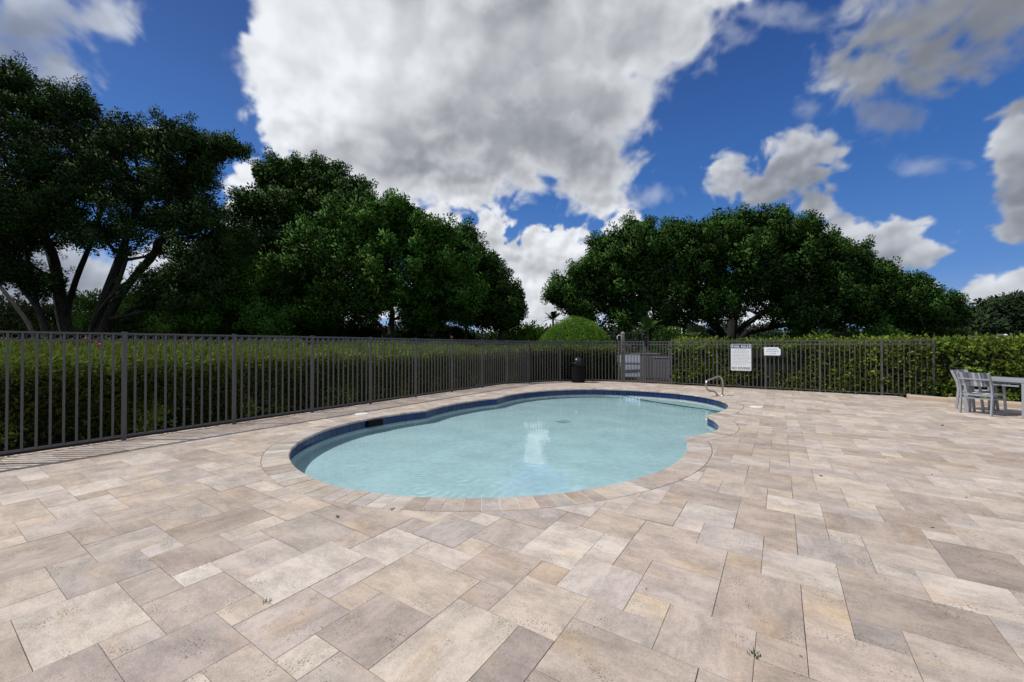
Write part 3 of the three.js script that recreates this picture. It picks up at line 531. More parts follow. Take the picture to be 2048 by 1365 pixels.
// far left tree with many stems
tree('ficus_tree', 'tall dark spreading tree with several bare stems, nearest the left edge',
  [[-60, 230, 120], [36, 240, 84], [14, 170, 40], [92, 214, 34], [130, 285, 80], [164, 214, 26], [205, 330, 72], [242, 262, 26], [286, 296, 22], [50, 350, 110], [170, 400, 100], [-40, 420, 100], [285, 390, 78], [345, 275, 32], [350, 325, 52], [398, 300, 24], [432, 302, 13], [458, 296, 8], [394, 345, 22], [362, 405, 60], [408, 455, 36], [330, 465, 70], [100, 440, 60], [200, 480, 40], [425, 500, 52], [385, 545, 50], [462, 490, 30], [20, 470, 34], [85, 567, 24], [8, 530, 16], [330, 590, 46], [400, 600, 44]],
  17, { spread: 4, deep: 2, dense: 1.7, size: 0.95, hole: 0.16, open: 0.34, openAt: 7.6, floor: 2.4, bark: M.barkMid, leaf: leafBlack, clump: fineClump,
    stems: [{ p: [[140, 690], [128, 640], [114, 565], [100, 505], [78, 460], [60, 400]], w: 34, w2: 15 }, { p: [[132, 690], [131, 640], [150, 560], [185, 470], [200, 420]], w: 18, w2: 9, z: 0.3 }, { p: [[200, 690], [196, 640], [218, 570], [240, 510], [262, 440], [280, 400]], w: 30, w2: 12 }, { p: [[205, 690], [212, 640], [262, 560], [306, 508], [345, 440], [370, 380]], w: 26, w2: 11, z: -0.2 }, { p: [[178, 690], [186, 645], [215, 600], [232, 575], [250, 520]], w: 12, w2: 7, z: -0.3 }, { p: [[212, 690], [222, 650], [262, 620], [320, 590], [370, 560]], w: 12, w2: 7, z: 0.4 }] });
tree('ficus_tree', 'slim twin stemmed tree leaning left beside the tall multi stemmed tree',
  [[10, 440, 60], [-60, 470, 90], [60, 430, 46], [-20, 540, 30], [100, 425, 30]], 16, { spread: 3, dense: 1.4, size: 0.95, hole: 0.1, floor: 3, bark: M.barkMid, leaf: leafBlack, clump: fineClump,
    stems: [{ p: [[96, 690], [88, 655], [70, 610], [52, 590], [22, 535], [8, 500], [-6, 440]], w: 15, w2: 9 }, { p: [[92, 690], [86, 655], [70, 600], [60, 550], [47, 490], [50, 440]], w: 13, w2: 8, z: 0.2 }, { p: [[74, 690], [60, 655], [30, 612], [0, 575], [-30, 540], [-60, 500]], w: 11, w2: 7, z: 0.2 }] });
// dark tree behind
tree('ficus_tree', 'tall dark tree behind the bright rounded tree, left of the cloud gap',
  [[556, 383, 36], [532, 361, 14], [560, 353, 24], [600, 378, 44], [588, 358, 16], [650, 363, 28], [545, 421, 36], [655, 398, 48], [705, 398, 32], [705, 433, 52], [560, 453, 90], [660, 473, 90], [515, 498, 42], [740, 463, 46], [498, 405, 8], [770, 463, 40], [600, 553, 90], [500, 573, 60]],
  27, { spread: 6, dense: 1.5, size: 1.35, hole: 0.3, floor: 2.5, leaf: leafDark, stems: [{ p: [[560, 690], [565, 650], [590, 600], [610, 540], [600, 470]], w: 22, w2: 12 }, { p: [[545, 690], [540, 640], [510, 590], [500, 520]], w: 14, w2: 8 }] });
tree('ficus_tree', 'bright green rounded tree with a forked pale trunk behind the ring fence',
  [[690, 463, 62], [770, 448, 50], [800, 433, 26], [835, 483, 55], [875, 478, 24], [620, 518, 66], [540, 568, 58], [700, 548, 90], [800, 538, 82], [880, 533, 46], [905, 553, 40], [860, 598, 50], [620, 598, 58], [560, 618, 40], [740, 608, 44], [830, 628, 30], [650, 633, 24], [925, 608, 36]],
  20.5, { spread: 6, dense: 2.1, size: 1.05, hole: 0.42, floor: 2.4, leaf: leafGreen, bark: M.bark, stems: [{ p: [[784, 690], [782, 655], [784, 625], [772, 592], [760, 560], [745, 510]], w: 17, w2: 9 }, { p: [[768, 690], [766, 660], [745, 637], [712, 618], [690, 606], [660, 588], [630, 560]], w: 11, w2: 6, z: -0.1 }, { p: [[784, 690], [786, 640], [808, 631], [850, 628], [890, 610]], w: 8, w2: 5 }] });
tree('ficus_tree', 'low bright green bushy tree in front of the dark stems, leafy to the fence',
  [[440, 545, 58], [405, 600, 34], [470, 600, 52], [425, 640, 42], [500, 640, 42], [392, 570, 26], [455, 500, 26], [540, 650, 34]], 17.5, { spread: 3.4, dense: 3, size: 0.9, hole: 0.6, floor: 0.4, leaf: leafGreen, stems: [{ p: [[455, 690], [452, 650], [448, 590]], w: 9, w2: 5 }] });
tree('ficus_tree', 'dark tree with a pointed crown ending the left row of trees',
  [[925, 500, 34], [930, 475, 16], [905, 520, 34], [955, 540, 46], [980, 575, 40], [940, 580, 52], [1005, 605, 40], [1026, 596, 12], [1018, 628, 20], [960, 625, 42], [890, 600, 40], [1010, 640, 26]],
  24, { spread: 5, dense: 2.1, size: 1.15, hole: 0.42, floor: 2.4, leaf: leafDark, stems: [{ p: [[1000, 690], [1001, 665], [1008, 640], [1000, 600], [970, 560]], w: 11, w2: 6 }, { p: [[930, 690], [932, 660], [936, 620]], w: 9, w2: 6 }] });
// the great tree on the right
tree('ficus_tree', 'very wide dark spreading tree behind the hedge right of the clipped dome bush',
  [[1136, 588, 19], [1113, 586, 9], [1160, 610, 32], [1180, 560, 44], [1165, 640, 30], [1215, 530, 42], [1212, 498, 20], [1232, 508, 26], [1275, 476, 22], [1268, 513, 50], [1255, 585, 66], [1300, 500, 34], [1342, 526, 74], [1385, 489, 42], [1345, 476, 22], [1420, 476, 36], [1455, 482, 44], [1498, 465, 30], [1470, 457, 16], [1505, 482, 56], [1475, 543, 92], [1560, 470, 36], [1545, 452, 12], [1600, 491, 52], [1612, 470, 18], [1560, 551, 90], [1645, 513, 44], [1685, 526, 28], [1680, 547, 50], [1722, 560, 36], [1742, 547, 12], [1742, 595, 46], [1655, 595, 70], [1700, 548, 50], [1758, 580, 46], [1800, 598, 40], [1842, 614, 34], [1785, 588, 28], [1775, 615, 38], [1825, 600, 26], [1820, 628, 34], [1862, 612, 24], [1872, 638, 26], [1902, 632, 14], [1715, 640, 36], [1380, 610, 56], [1310, 620, 44], [1590, 625, 44], [1250, 645, 26], [1440, 615, 40]],
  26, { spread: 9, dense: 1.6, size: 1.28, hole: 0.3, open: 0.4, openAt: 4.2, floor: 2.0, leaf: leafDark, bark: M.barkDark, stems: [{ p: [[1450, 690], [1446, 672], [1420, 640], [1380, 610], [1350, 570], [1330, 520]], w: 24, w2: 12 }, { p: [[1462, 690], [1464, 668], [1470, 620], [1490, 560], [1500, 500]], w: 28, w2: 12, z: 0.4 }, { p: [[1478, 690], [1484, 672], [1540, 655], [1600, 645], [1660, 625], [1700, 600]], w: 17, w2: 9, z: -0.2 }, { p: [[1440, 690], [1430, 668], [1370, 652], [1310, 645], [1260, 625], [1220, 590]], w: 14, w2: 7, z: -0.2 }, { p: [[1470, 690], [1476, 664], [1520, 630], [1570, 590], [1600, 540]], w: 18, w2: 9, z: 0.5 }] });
// far right
tree('oak_tree', 'distant dull green tree at the right edge beyond the hedge',
  [[1962, 675, 34], [1945, 652, 16], [2000, 650, 34], [2040, 642, 40], [1985, 628, 14], [2030, 620, 18], [2080, 640, 60], [2000, 685, 34], [2050, 685, 40], [1930, 688, 20]], 42, { spread: 8, dense: 1.0, size: 1.3, hole: 0.36, floor: 1, leaf: leafBlue, clump: farClump, stems: [{ p: [[2010, 690], [2008, 665], [2004, 635]], w: 9, w2: 5 }] });

// rounded shrubs and bushes: a dense dark heart and an even coat of leaves
function shrub(name, label, cat, c, R, m, clump, dense, size, o = {}) {      // R: [half width, height, half depth]
  const t = thing(name, label, cat, [c[0], 0, -c[1]], 0, o.group), spots = [], n = Math.round(dense * 2 * Math.PI * R[0] * (R[1] + R[2]) * 0.5);
  for (let k = 0; k < n; k++) {
    const v = V(rr(-1, 1), rr(-0.15, 1), rr(-1, 1)); if (v.lengthSq() > 1 || v.lengthSq() < 0.02) { k--; continue; } v.normalize();
    const q = (1 + (o.rough ?? 0.04) * 2 * noise(v.x * 3 + c[0], v.y * 3, v.z * 3 + c[1])) * rr(0.94, 1.0);
    spots.push([V(v.x * R[0] * q, Math.max(0.05, v.y * R[1] * q), v.z * R[2] * q), V(v.x / R[0], v.y / R[1] + 0.15, v.z / R[2]).normalize(), rr(0.75, 1.15) * size]);
  }
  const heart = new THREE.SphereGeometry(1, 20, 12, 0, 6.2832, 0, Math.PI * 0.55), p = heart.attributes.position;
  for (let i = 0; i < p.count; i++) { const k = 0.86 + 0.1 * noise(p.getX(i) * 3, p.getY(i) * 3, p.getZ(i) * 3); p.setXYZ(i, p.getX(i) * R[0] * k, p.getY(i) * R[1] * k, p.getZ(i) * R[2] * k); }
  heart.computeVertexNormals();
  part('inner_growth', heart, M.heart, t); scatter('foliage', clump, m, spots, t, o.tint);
  return t;
}
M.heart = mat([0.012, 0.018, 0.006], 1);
seed = 131;
const boxLeaf = leafClump(26, 0.13, 0.055, 0.026, 0.6), bushLeaf = leafClump(30, 0.3, 0.15, 0.07, 0.6);
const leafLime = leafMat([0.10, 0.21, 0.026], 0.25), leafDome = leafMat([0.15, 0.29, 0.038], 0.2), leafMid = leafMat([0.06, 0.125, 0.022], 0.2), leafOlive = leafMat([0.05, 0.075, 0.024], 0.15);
{ const d = 18.3, c = at(1149, HOR, d); shrub('clipped_bush', 'large clipped dome shaped bush standing behind the litter bin', 'bush', [c.x, d], [1.95, 2.62, 1.25], leafDome, boxLeaf, 120, 1.0, { rough: 0.015, tint: [0.6, 1.3] }); }
for (const [px, top, d, hw, label, m, cl] of [
  [1052, 655, 24, 1.3, 'bright green bush left of the clipped dome bush', leafLime, bushLeaf], [1765, 657, 21, 0.95, 'bright green shrub behind the far hedge under the wide tree', leafMid, bushLeaf], [1850, 662, 25, 3.0, 'dull olive bank of shrubs behind the hedge near the right edge', leafOlive, bushLeaf],
  [1338, 666, 20.5, 0.85, 'yellow green tropical shrub behind the gate', leafMid, bushLeaf], [1695, 672, 22, 1.2, 'low bluish green shrub behind the hedge between palm and bright shrub', leafOlive, bushLeaf],
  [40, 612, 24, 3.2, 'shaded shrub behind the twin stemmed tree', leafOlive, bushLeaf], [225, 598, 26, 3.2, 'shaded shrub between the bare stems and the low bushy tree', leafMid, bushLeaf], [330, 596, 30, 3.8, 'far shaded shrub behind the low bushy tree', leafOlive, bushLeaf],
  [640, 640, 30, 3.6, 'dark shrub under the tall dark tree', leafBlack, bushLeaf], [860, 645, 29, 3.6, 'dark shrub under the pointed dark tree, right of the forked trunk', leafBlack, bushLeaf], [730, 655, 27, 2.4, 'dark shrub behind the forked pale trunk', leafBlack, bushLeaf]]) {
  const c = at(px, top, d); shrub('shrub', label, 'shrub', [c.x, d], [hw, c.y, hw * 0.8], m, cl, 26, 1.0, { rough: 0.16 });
}

// hedges along the fences
function hedge(name, label, path, W, hf, hb, clump, m, o) {
  const t = thing(name, label, 'hedge', [path[0][0], 0, -path[0][1]]), ox = path[0][0], oz = path[0][1];
  const len = [0]; for (let i = 1; i < path.length; i++) len.push(len[i - 1] + Math.hypot(path[i][0] - path[i - 1][0], path[i][1] - path[i - 1][1]));
  const L = len[len.length - 1];
  const on = s => { let i = 1; while (i < path.length - 1 && len[i] < s) i++; const k = (s - len[i - 1]) / (len[i] - len[i - 1]), a = path[i - 1], b = path[i], l = len[i] - len[i - 1]; return [a[0] + (b[0] - a[0]) * k, a[1] + (b[1] - a[1]) * k, -(b[1] - a[1]) / l, (b[0] - a[0]) / l]; };
  const spots = [], put = (s, w, y, n, k) => { if (o.clear && s > o.clear[0] && s < o.clear[1] && y > 0.5 && w < 0.34) w += 0.32; const [x, z, nx, nz] = on(s), e = 0.10 * noise(s * 1.3, y * 1.5, w * 1.4 + o.k) + 0.05 * noise(s * 4, y * 4, w * 4); const q = V(x + nx * w - ox, y, -(z + nz * w - oz)), nn = V(nx * n[0], n[1], -nz * n[0]).normalize(); q.addScaledVector(nn, e + rr(-0.05, 0.03)); if (q.y > 0.03) spots.push([q, nn, rr(0.75, 1.2) * o.size, k]); };
  const gapy = (s, y) => noise(s * 1.9, y * 2.3, o.k + 30) > (o.gap ?? 9);
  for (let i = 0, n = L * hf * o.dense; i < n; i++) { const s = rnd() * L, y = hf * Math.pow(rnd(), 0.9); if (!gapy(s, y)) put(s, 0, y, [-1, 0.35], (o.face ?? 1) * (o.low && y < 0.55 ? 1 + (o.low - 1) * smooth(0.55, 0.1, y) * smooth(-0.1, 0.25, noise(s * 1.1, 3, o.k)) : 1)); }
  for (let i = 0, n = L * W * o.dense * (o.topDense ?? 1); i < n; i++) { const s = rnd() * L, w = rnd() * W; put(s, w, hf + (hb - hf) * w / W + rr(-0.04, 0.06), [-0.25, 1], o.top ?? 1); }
  for (let i = 0, n = L * hb * o.dense * 0.3; i < n; i++) put(rnd() * L, W, hb * rnd(), [1, 0.3], 1);
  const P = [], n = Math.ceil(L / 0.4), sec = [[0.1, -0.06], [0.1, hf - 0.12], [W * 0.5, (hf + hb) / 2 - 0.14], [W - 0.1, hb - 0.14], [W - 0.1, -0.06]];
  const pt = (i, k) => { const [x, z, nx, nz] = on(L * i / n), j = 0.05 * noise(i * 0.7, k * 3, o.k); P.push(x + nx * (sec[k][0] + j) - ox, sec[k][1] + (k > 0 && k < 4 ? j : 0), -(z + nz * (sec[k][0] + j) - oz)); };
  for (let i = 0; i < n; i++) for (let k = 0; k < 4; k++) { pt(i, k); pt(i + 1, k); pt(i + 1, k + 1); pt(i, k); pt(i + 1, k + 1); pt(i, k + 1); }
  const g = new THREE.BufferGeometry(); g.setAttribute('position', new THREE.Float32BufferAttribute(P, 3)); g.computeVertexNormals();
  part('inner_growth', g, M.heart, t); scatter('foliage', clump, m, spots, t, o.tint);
  return { t, on, L, ox, oz };
}
seed = 151;
const hedgeLeaf = leafClump(26, 0.14, 0.085, 0.026, 0.9), vineLeaf = leafClump(20, 0.17, 0.125, 0.075, 0.5);
const leafHedge = leafMat([0.056, 0.074, 0.015], 0.2), leafVine = leafMat([0.145, 0.20, 0.03], 0.25);
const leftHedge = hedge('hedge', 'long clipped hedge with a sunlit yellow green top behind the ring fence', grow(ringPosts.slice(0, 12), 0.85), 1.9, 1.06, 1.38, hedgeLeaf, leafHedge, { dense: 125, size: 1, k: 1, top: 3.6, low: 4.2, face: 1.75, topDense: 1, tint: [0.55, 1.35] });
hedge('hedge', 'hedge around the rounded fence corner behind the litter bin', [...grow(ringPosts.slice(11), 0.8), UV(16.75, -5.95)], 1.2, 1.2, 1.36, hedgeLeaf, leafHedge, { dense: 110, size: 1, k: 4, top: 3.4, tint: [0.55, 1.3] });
const farHedge = hedge('hedge', 'tall loose leafy hedge growing through and over the fence with the signs', [UV(15.74, -3.42), UV(15.72, -1), UV(15.72, 1.5), UV(15.72, 4), UV(15.6, 7), UV(15.5, 11)], 1.15, 1.40, 1.44, vineLeaf, leafVine, { dense: 58, size: 0.95, k: 9, top: 1.1, gap: 0.13, clear: [1.67, 3.52], tint: [0.4, 1.45] });
{ // sprays that stick out of the far hedge, bare twigs, blossoms
  const sp = []; for (let i = 0; i < 110; i++) { const s = rnd() * farHedge.L; if (s > 1.4 && s < 3.8) continue; const [x, z, nx, nz] = farHedge.on(s), up = rnd() < 0.6; sp.push([V(x - nx * rr(0.02, 0.14) - farHedge.ox + (up ? nx * rr(0, 0.5) : 0), up ? rr(1.42, 1.56) : rr(0.2, 1.4), -(z - nz * rr(0.02, 0.14) - farHedge.oz + (up ? nz * rr(0, 0.5) : 0))), V(-nx * 0.6, 0.8, nz * 0.6).normalize(), rr(0.7, 1.1), 1.35]); }
  scatter('shoots', vineLeaf, leafVine, sp, farHedge.t);
  const tw = []; for (let i = 0; i < 46; i++) { const s = rr(3.9, farHedge.L * 0.8), [x, z, nx, nz] = farHedge.on(s), p = V(x - farHedge.ox - nx * 0.05, rr(0.2, 1.4), -(z - farHedge.oz - nz * 0.05)), e = p.clone().add(V(rr(-0.3, 0.3), rr(-0.15, 0.3), rr(-0.2, 0.3))); tw.push(limb([p, p.clone().lerp(e, 0.5).add(V(rr(-0.04, 0.04), 0.03, 0.05)), e], 0.007, 0.003, 4, 4)); }
  part('twigs', tw, M.twig, farHedge.t);
}
{ // blossoms on the left hedge
  const pink = mat([0.40, 0.10, 0.10], 0.7), pale = mat([0.75, 0.72, 0.68], 0.7), petal = new THREE.SphereGeometry(0.026, 6, 4).scale(1, 0.45, 1);
  const flower = (x, z, y, m) => part('blossom', [0, 1, 2, 3, 4].map(k => petal.clone().rotateZ(0.9).translate(0.022, 0.012 * k, 0).rotateY(k * 1.2566 + x).rotateX(0.8 * Math.sin(x * 9)).scale(0.9, 1.1, 0.9)), m, leftHedge.t).position.set(x - leftHedge.ox, y, -(z - leftHedge.oz));
  for (const [px, py, d] of [[172, 679, 7.6], [371, 691, 8.4], [196, 692, 7.2], [903, 676, 14.2]]) { const c = at(px, py, d); flower(c.x, d, c.y, pink); }
  for (const [px, py, d] of [[565, 755, 9.5], [560, 765, 9.4], [790, 760, 11.9], [100, 760, 6.5]]) { const c = at(px, py, d); flower(c.x, d, c.y, pale); }
}
// ------------------------------------------------------------------ palms
function palm(name, label, px, py, d, R, n, m, o = {}) {                     // crown centre at a pixel and depth
  const c = at(px, py, d), t = thing(name, label, 'palm', [c.x, 0, c.z]);
  part('trunk', limb([V(0, -0.06, 0), V(0.05, c.y * 0.5, 0), V(0, c.y, 0)], o.tw ?? 0.09, (o.tw ?? 0.09) * 0.7, 6, 7), M.bark, t);
  for (let k = 0; k < n; k++) {
    const az = k * 2.4 + rr(-0.3, 0.3), el = o.fan ? rr(0.1, 1.3) : rr(0.15, 1.35), dir = V(Math.cos(az) * Math.cos(el), Math.sin(el), Math.sin(az) * Math.cos(el)), P = [], r = R * rr(0.8, 1.1);
    const pts = []; for (let i = 0; i <= 8; i++) { const s = i / 8; pts.push(V(0, c.y, 0).addScaledVector(dir, r * s).add(V(0, -r * 0.45 * s * s * (1.2 - el * 0.5), 0))); }
    const sd = dir.clone().cross(V(0, 1, 0)).normalize();
    if (o.fan) { const h = pts[3]; for (let i = -8; i <= 8; i++) { const f = dir.clone().multiplyScalar(Math.cos(i * 0.17)).addScaledVector(sd, Math.sin(i * 0.17)), e = h.clone().addScaledVector(f, r * 0.6).add(V(0, -0.06 * r, 0)), w = sd.clone().multiplyScalar(0.022 * r * 2); P.push(...h.toArray(), ...h.clone().lerp(e, 0.55).add(w).toArray(), ...e.toArray(), ...h.toArray(), ...e.toArray(), ...h.clone().lerp(e, 0.55).sub(w).toArray()); } P.push(...V(0, c.y, 0).toArray(), ...h.clone().addScaledVector(sd, 0.012).toArray(), ...h.clone().addScaledVector(sd, -0.012).toArray()); }
    else for (let i = 1; i < 8; i += 0.34) { const q = Math.floor(i), b = pts[q].clone().lerp(pts[Math.min(8, q + 1)], i - q), l = r * 0.34 * Math.sin(Math.PI * (0.18 + 0.8 * i / 8)) ; for (const s of [-1, 1]) { const e = b.clone().addScaledVector(sd, s * l * 0.85).addScaledVector(dir, l * 0.55).add(V(0, -l * 0.25, 0)), w = dir.clone().multiplyScalar(0.02 * r); P.push(...b.clone().add(w).toArray(), ...e.toArray(), ...b.clone().sub(w).toArray()); } }
    const g = new THREE.BufferGeometry(); g.setAttribute('position', new THREE.Float32BufferAttribute(P, 3)); g.computeVertexNormals();
    part('frond', o.fan ? g : [g, limb(pts, 0.014 * r, 0.004, 8, 4).deleteAttribute('uv').toNonIndexed()], m, t);
  }
}
seed = 171;
palm('palm', 'small feathery palm showing just left of the clipped dome bush', 1106, 640, 27, 0.9, 12, leafBlack);
palm('palm', 'feathery palm behind the gate, beside the yellow green shrub', 1296, 662, 21, 1.1, 13, leafMid);
palm('palm', 'feathery dark palm behind the gate, nearer the wide tree', 1330, 668, 24, 1.2, 12, leafMid);
palm('fan_palm', 'fan palm with stiff fan leaves behind the hedge right of the gate', 1392, 676, 20, 0.95, 9, leafOlive, { fan: true });
palm('palm', 'young yellow green palm rising behind the far hedge', 1640, 676, 18, 0.7, 10, leafLime, { tw: 0.05 });
palm('palm', 'pale feathery palm at the end of the wide tree near the right edge', 1906, 648, 36, 1.5, 12, leafOlive);

// ------------------------------------------------------------------ distance: tree belt
{
  seed = 181; const sp = [];
  for (let i = 0; i < 5200; i++) { const az = rr(-1.25, 1.25), d = rr(62, 90), h = 3.6 + 2.6 * noise(az * 9, 2, 1) + 1.2 * noise(az * 30, 5, 3); sp.push([V(Math.sin(az) * d, Math.pow(rnd(), 0.7) * h, -Math.cos(az) * d), V(rr(-0.4, 0.4), 1, rr(0, 0.6)).normalize(), rr(1, 1.7)]); }
  const o = scatter('far_woods', farClump, leafBlue, sp, scene); o.userData.kind = 'stuff'; o.userData.label = 'distant belt of trees beyond the lawn';
}

// ------------------------------------------------------------------ beyond the gate: drive, utility boxes, post
settingMesh('driveway', sheet([gp(1236, 752), gp(1284, 752), gp(1296, 730), gp(1300, 705), gp(1190, 705), gp(1228, 730)].map(p => p), [], -0.045), mat([0.15, 0.165, 0.185], 0.6), 'pale grey drive seen through the fence beside the gate');
{ const d = 18, c = at(1302, 760, d), t = thing('utility_box', 'grey ribbed utility box behind the gate, the taller one', 'utility box', [c.x, 0, -d], -0.55); const m = mat([0.115, 0.115, 0.125], 0.6); part('housing', [rbox(0.78, 1.05, 0.6, 0.02, 0, 0.5, 0)], m, t); part('lid', rbox(0.84, 0.05, 0.66, 0.015, 0, 1.045, 0), m, t); for (let k = 0; k < 6; k++) part('rib', box(0.06, 0.86, 0.02, -0.3 + k * 0.12, 0.5, 0.307), m, t); }
{ const d = 17.2, c = at(1326, 760, d), t = thing('utility_box', 'grey ribbed utility box behind the gate, the shorter one', 'utility box', [c.x, 0, -d], -0.55); const m = mat([0.13, 0.13, 0.14], 0.6); part('housing', [rbox(0.62, 0.92, 0.55, 0.02, 0, 0.43, 0)], m, t); part('lid', rbox(0.68, 0.05, 0.6, 0.015, 0, 0.91, 0), m, t); for (let k = 0; k < 5; k++) part('rib', box(0.06, 0.74, 0.02, -0.24 + k * 0.12, 0.43, 0.282), m, t); }
{ const p = UV(15.72, -5.32), t = thing('grey_post', 'weathered grey post taller than the fence, wrapped in pale leaves', 'post', [p[0], 0, -p[1]]);
  part('shaft', rbox(0.12, 1.92, 0.12, 0.012, 0, 0.93, 0), M.greyWood, t); part('cap', new THREE.ConeGeometry(0.1, 0.09, 4).rotateY(0.785).translate(0, 1.935, 0), M.greyWood, t);
  part('hook', new THREE.TorusGeometry(0.1, 0.014, 6, 14, Math.PI * 1.3).rotateY(0.3).translate(-0.14, 1.72, 0.02), M.white, t);
  const sp = []; for (let k = 0; k < 14; k++) sp.push([V(rr(-0.3, 0.32), rr(1.05, 1.6), rr(-0.1, 0.2)), V(rr(-0.5, 0.5), 1, rr(-0.5, 0.5)).normalize(), rr(0.5, 0.8)]);
  scatter('foliage', vineLeaf, leafMat([0.13, 0.135, 0.10]), sp, t); }
{ const d = 19.5, c = at(1369, 684, d), t = thing('stone_pillar', 'beige stone pillar top just showing over the hedge right of the gate', 'pillar', [c.x, 0, -d]); part('shaft', box(0.46, 1.55, 0.46, 0, 0.75, 0), M.curb, t); part('cap', rbox(0.6, 0.12, 0.6, 0.03, 0, 1.585, 0), mat([0.5, 0.42, 0.31], 0.8), t); }

// ------------------------------------------------------------------ things on the deck
{ // litter bin
  const t = thing('litter_bin', 'black fluted litter bin with a domed lid at the fence corner', 'litter bin', [2.54, 0, -15.66]);
  const body = new THREE.CylinderGeometry(0.265, 0.25, 0.72, 48, 1), p = body.attributes.position; for (let i = 0; i < p.count; i++) { const a = Math.atan2(p.getZ(i), p.getX(i)), k = 1 + 0.012 * Math.cos(a * 24); p.setX(i, p.getX(i) * k); p.setZ(i, p.getZ(i) * k); } body.computeVertexNormals();
  part('body', body.translate(0, 0.36, 0), M.blackDull, t);
  part('rim', new THREE.LatheGeometry([[0.25, 0.66], [0.285, 0.665], [0.29, 0.70], [0.285, 0.755], [0.262, 0.77], [0.2, 0.772]].map(q => new THREE.Vector2(...q)), 40), M.black, t);
  part('dome', new THREE.SphereGeometry(0.205, 32, 14, 0, 6.2832, 0, 1.62).scale(1, 1.06, 1).translate(0, 0.765, 0), M.black, t);
  part('flap', new THREE.SphereGeometry(0.21, 16, 8, 0.95, 1.2, 0.75, 0.7).scale(1, 1.06, 1).translate(0, 0.765, 0), mat([0.02, 0.02, 0.022], 0.3), t);
}
function canvasTex(w, h, draw) { const c = document.createElement('canvas'); c.width = w; c.height = h; draw(c.getContext('2d'), w, h); const t = new THREE.CanvasTexture(c); t.colorSpace = THREE.SRGBColorSpace; return t; }
{ // pool rules sign
  const [x, z] = UV(15.5, -1.24), t = thing('sign', 'tall white sign with a blue POOL RULES heading and NO DIVING at the foot', 'sign', [x, 1.025, -z], -0.594);
  const tex = canvasTex(768, 1152, (g, w, h) => {
    g.fillStyle = '#e9ebea'; g.fillRect(0, 0, w, h);
    g.fillStyle = '#1d2a5e'; g.beginPath(); g.roundRect(22, 22, w - 44, 168, [50, 50, 0, 0]); g.fill();
    g.fillStyle = '#f6f6f4'; g.font = 'bold 128px sans-serif'; g.textAlign = 'center'; g.fillText('POOL RULES', w / 2, 154, w - 70);
    g.fillStyle = '#6a6e78'; seed = 200;
    for (let l = 0; l < 11; l++) { const y = 236 + l * 62; let px = 70 + (l === 0 ? 90 : 0), end = w - 66 - (l === 0 || l === 10 ? 120 : rr(0, 90)); while (px < end) { const n = rr(20, 70); for (let q = 0; q < n - 8; q += 11) g.fillRect(px + q, y + rr(0, 4), 7, rr(18, 26)); px += n + 14; } }
    g.fillStyle = '#1b2233'; g.font = 'bold 150px sans-serif'; g.fillText('NO DIVING', w / 2, h - 58, w - 70);
  });
  const s = new THREE.Shape(), w = 0.3, h = 0.445, r = 0.045; s.moveTo(-w + r, -h).lineTo(w - r, -h).quadraticCurveTo(w, -h, w, -h + r).lineTo(w, h - r).quadraticCurveTo(w, h, w - r, h).lineTo(-w + r, h).quadraticCurveTo(-w, h, -w, h - r).lineTo(-w, -h + r).quadraticCurveTo(-w, -h, -w + r, -h);
  const pl = new THREE.ExtrudeGeometry(s, { depth: 0.006, bevelEnabled: false }); part('panel', pl, mat([0.5, 0.5, 0.51], 0.5), t);
  const fg = new THREE.ShapeGeometry(s).scale(0.965, 0.976, 1).translate(0, 0, 0.0075), uv = fg.attributes.uv, p = fg.attributes.position; for (let i = 0; i < p.count; i++) uv.setXY(i, p.getX(i) / (2 * w) + 0.5, p.getY(i) / (2 * h) + 0.5);
  part('face', fg, mat([0.92, 0.92, 0.92], 0.5, { map: tex }), t);
  for (const sy of [1, -1]) part('bolt', new THREE.CylinderGeometry(0.009, 0.009, 0.006, 10).rotateX(1.5708).translate(0, sy * 0.428, 0.009), M.alu, t);
  part('bracket', [box(0.5, 0.03, 0.025, 0, 0.3, -0.0135), box(0.5, 0.03, 0.025, 0, -0.3, -0.0135)], M.metal, t);
}
{ // water depth sign
  const [x, z] = UV(15.5, -0.36), t = thing('sign', 'small white sign with faded blue lettering and two clipped corners', 'sign', [x, 1.235, -z], -0.594);
  const tex = canvasTex(640, 400, (g, w, h) => { g.fillStyle = '#f0f3f6'; g.fillRect(0, 0, w, h); g.fillStyle = '#6d8fb4'; g.textAlign = 'center'; g.font = 'bold 84px sans-serif'; g.fillText('MAXIMUM', w / 2 - 8, 128, 400); g.fillText('WATER DEPTH', w / 2, 236, 480); g.fillText('1 FOOT', w / 2, 342, 300); });
  const s = new THREE.Shape(), w = 0.225, h = 0.132; s.moveTo(-w, -h).lineTo(w - 0.03, -h).lineTo(w, -h + 0.03).lineTo(w, h - 0.075).lineTo(w - 0.075, h).lineTo(-w, h).lineTo(-w, -h);
  part('panel', new THREE.ExtrudeGeometry(s, { depth: 0.006, bevelEnabled: false }), M.white, t);
  const fg = new THREE.ShapeGeometry(s).scale(0.985, 0.98, 1).translate(0, 0, 0.0075), uv = fg.attributes.uv, p = fg.attributes.position; for (let i = 0; i < p.count; i++) uv.setXY(i, p.getX(i) / (2 * w) + 0.5, p.getY(i) / (2 * h) + 0.5);
  part('face', fg, mat([0.92, 0.92, 0.92], 0.5, { map: tex }), t);
  part('bracket', box(0.3, 0.03, 0.025, 0, 0, -0.0135), M.metal, t);
}
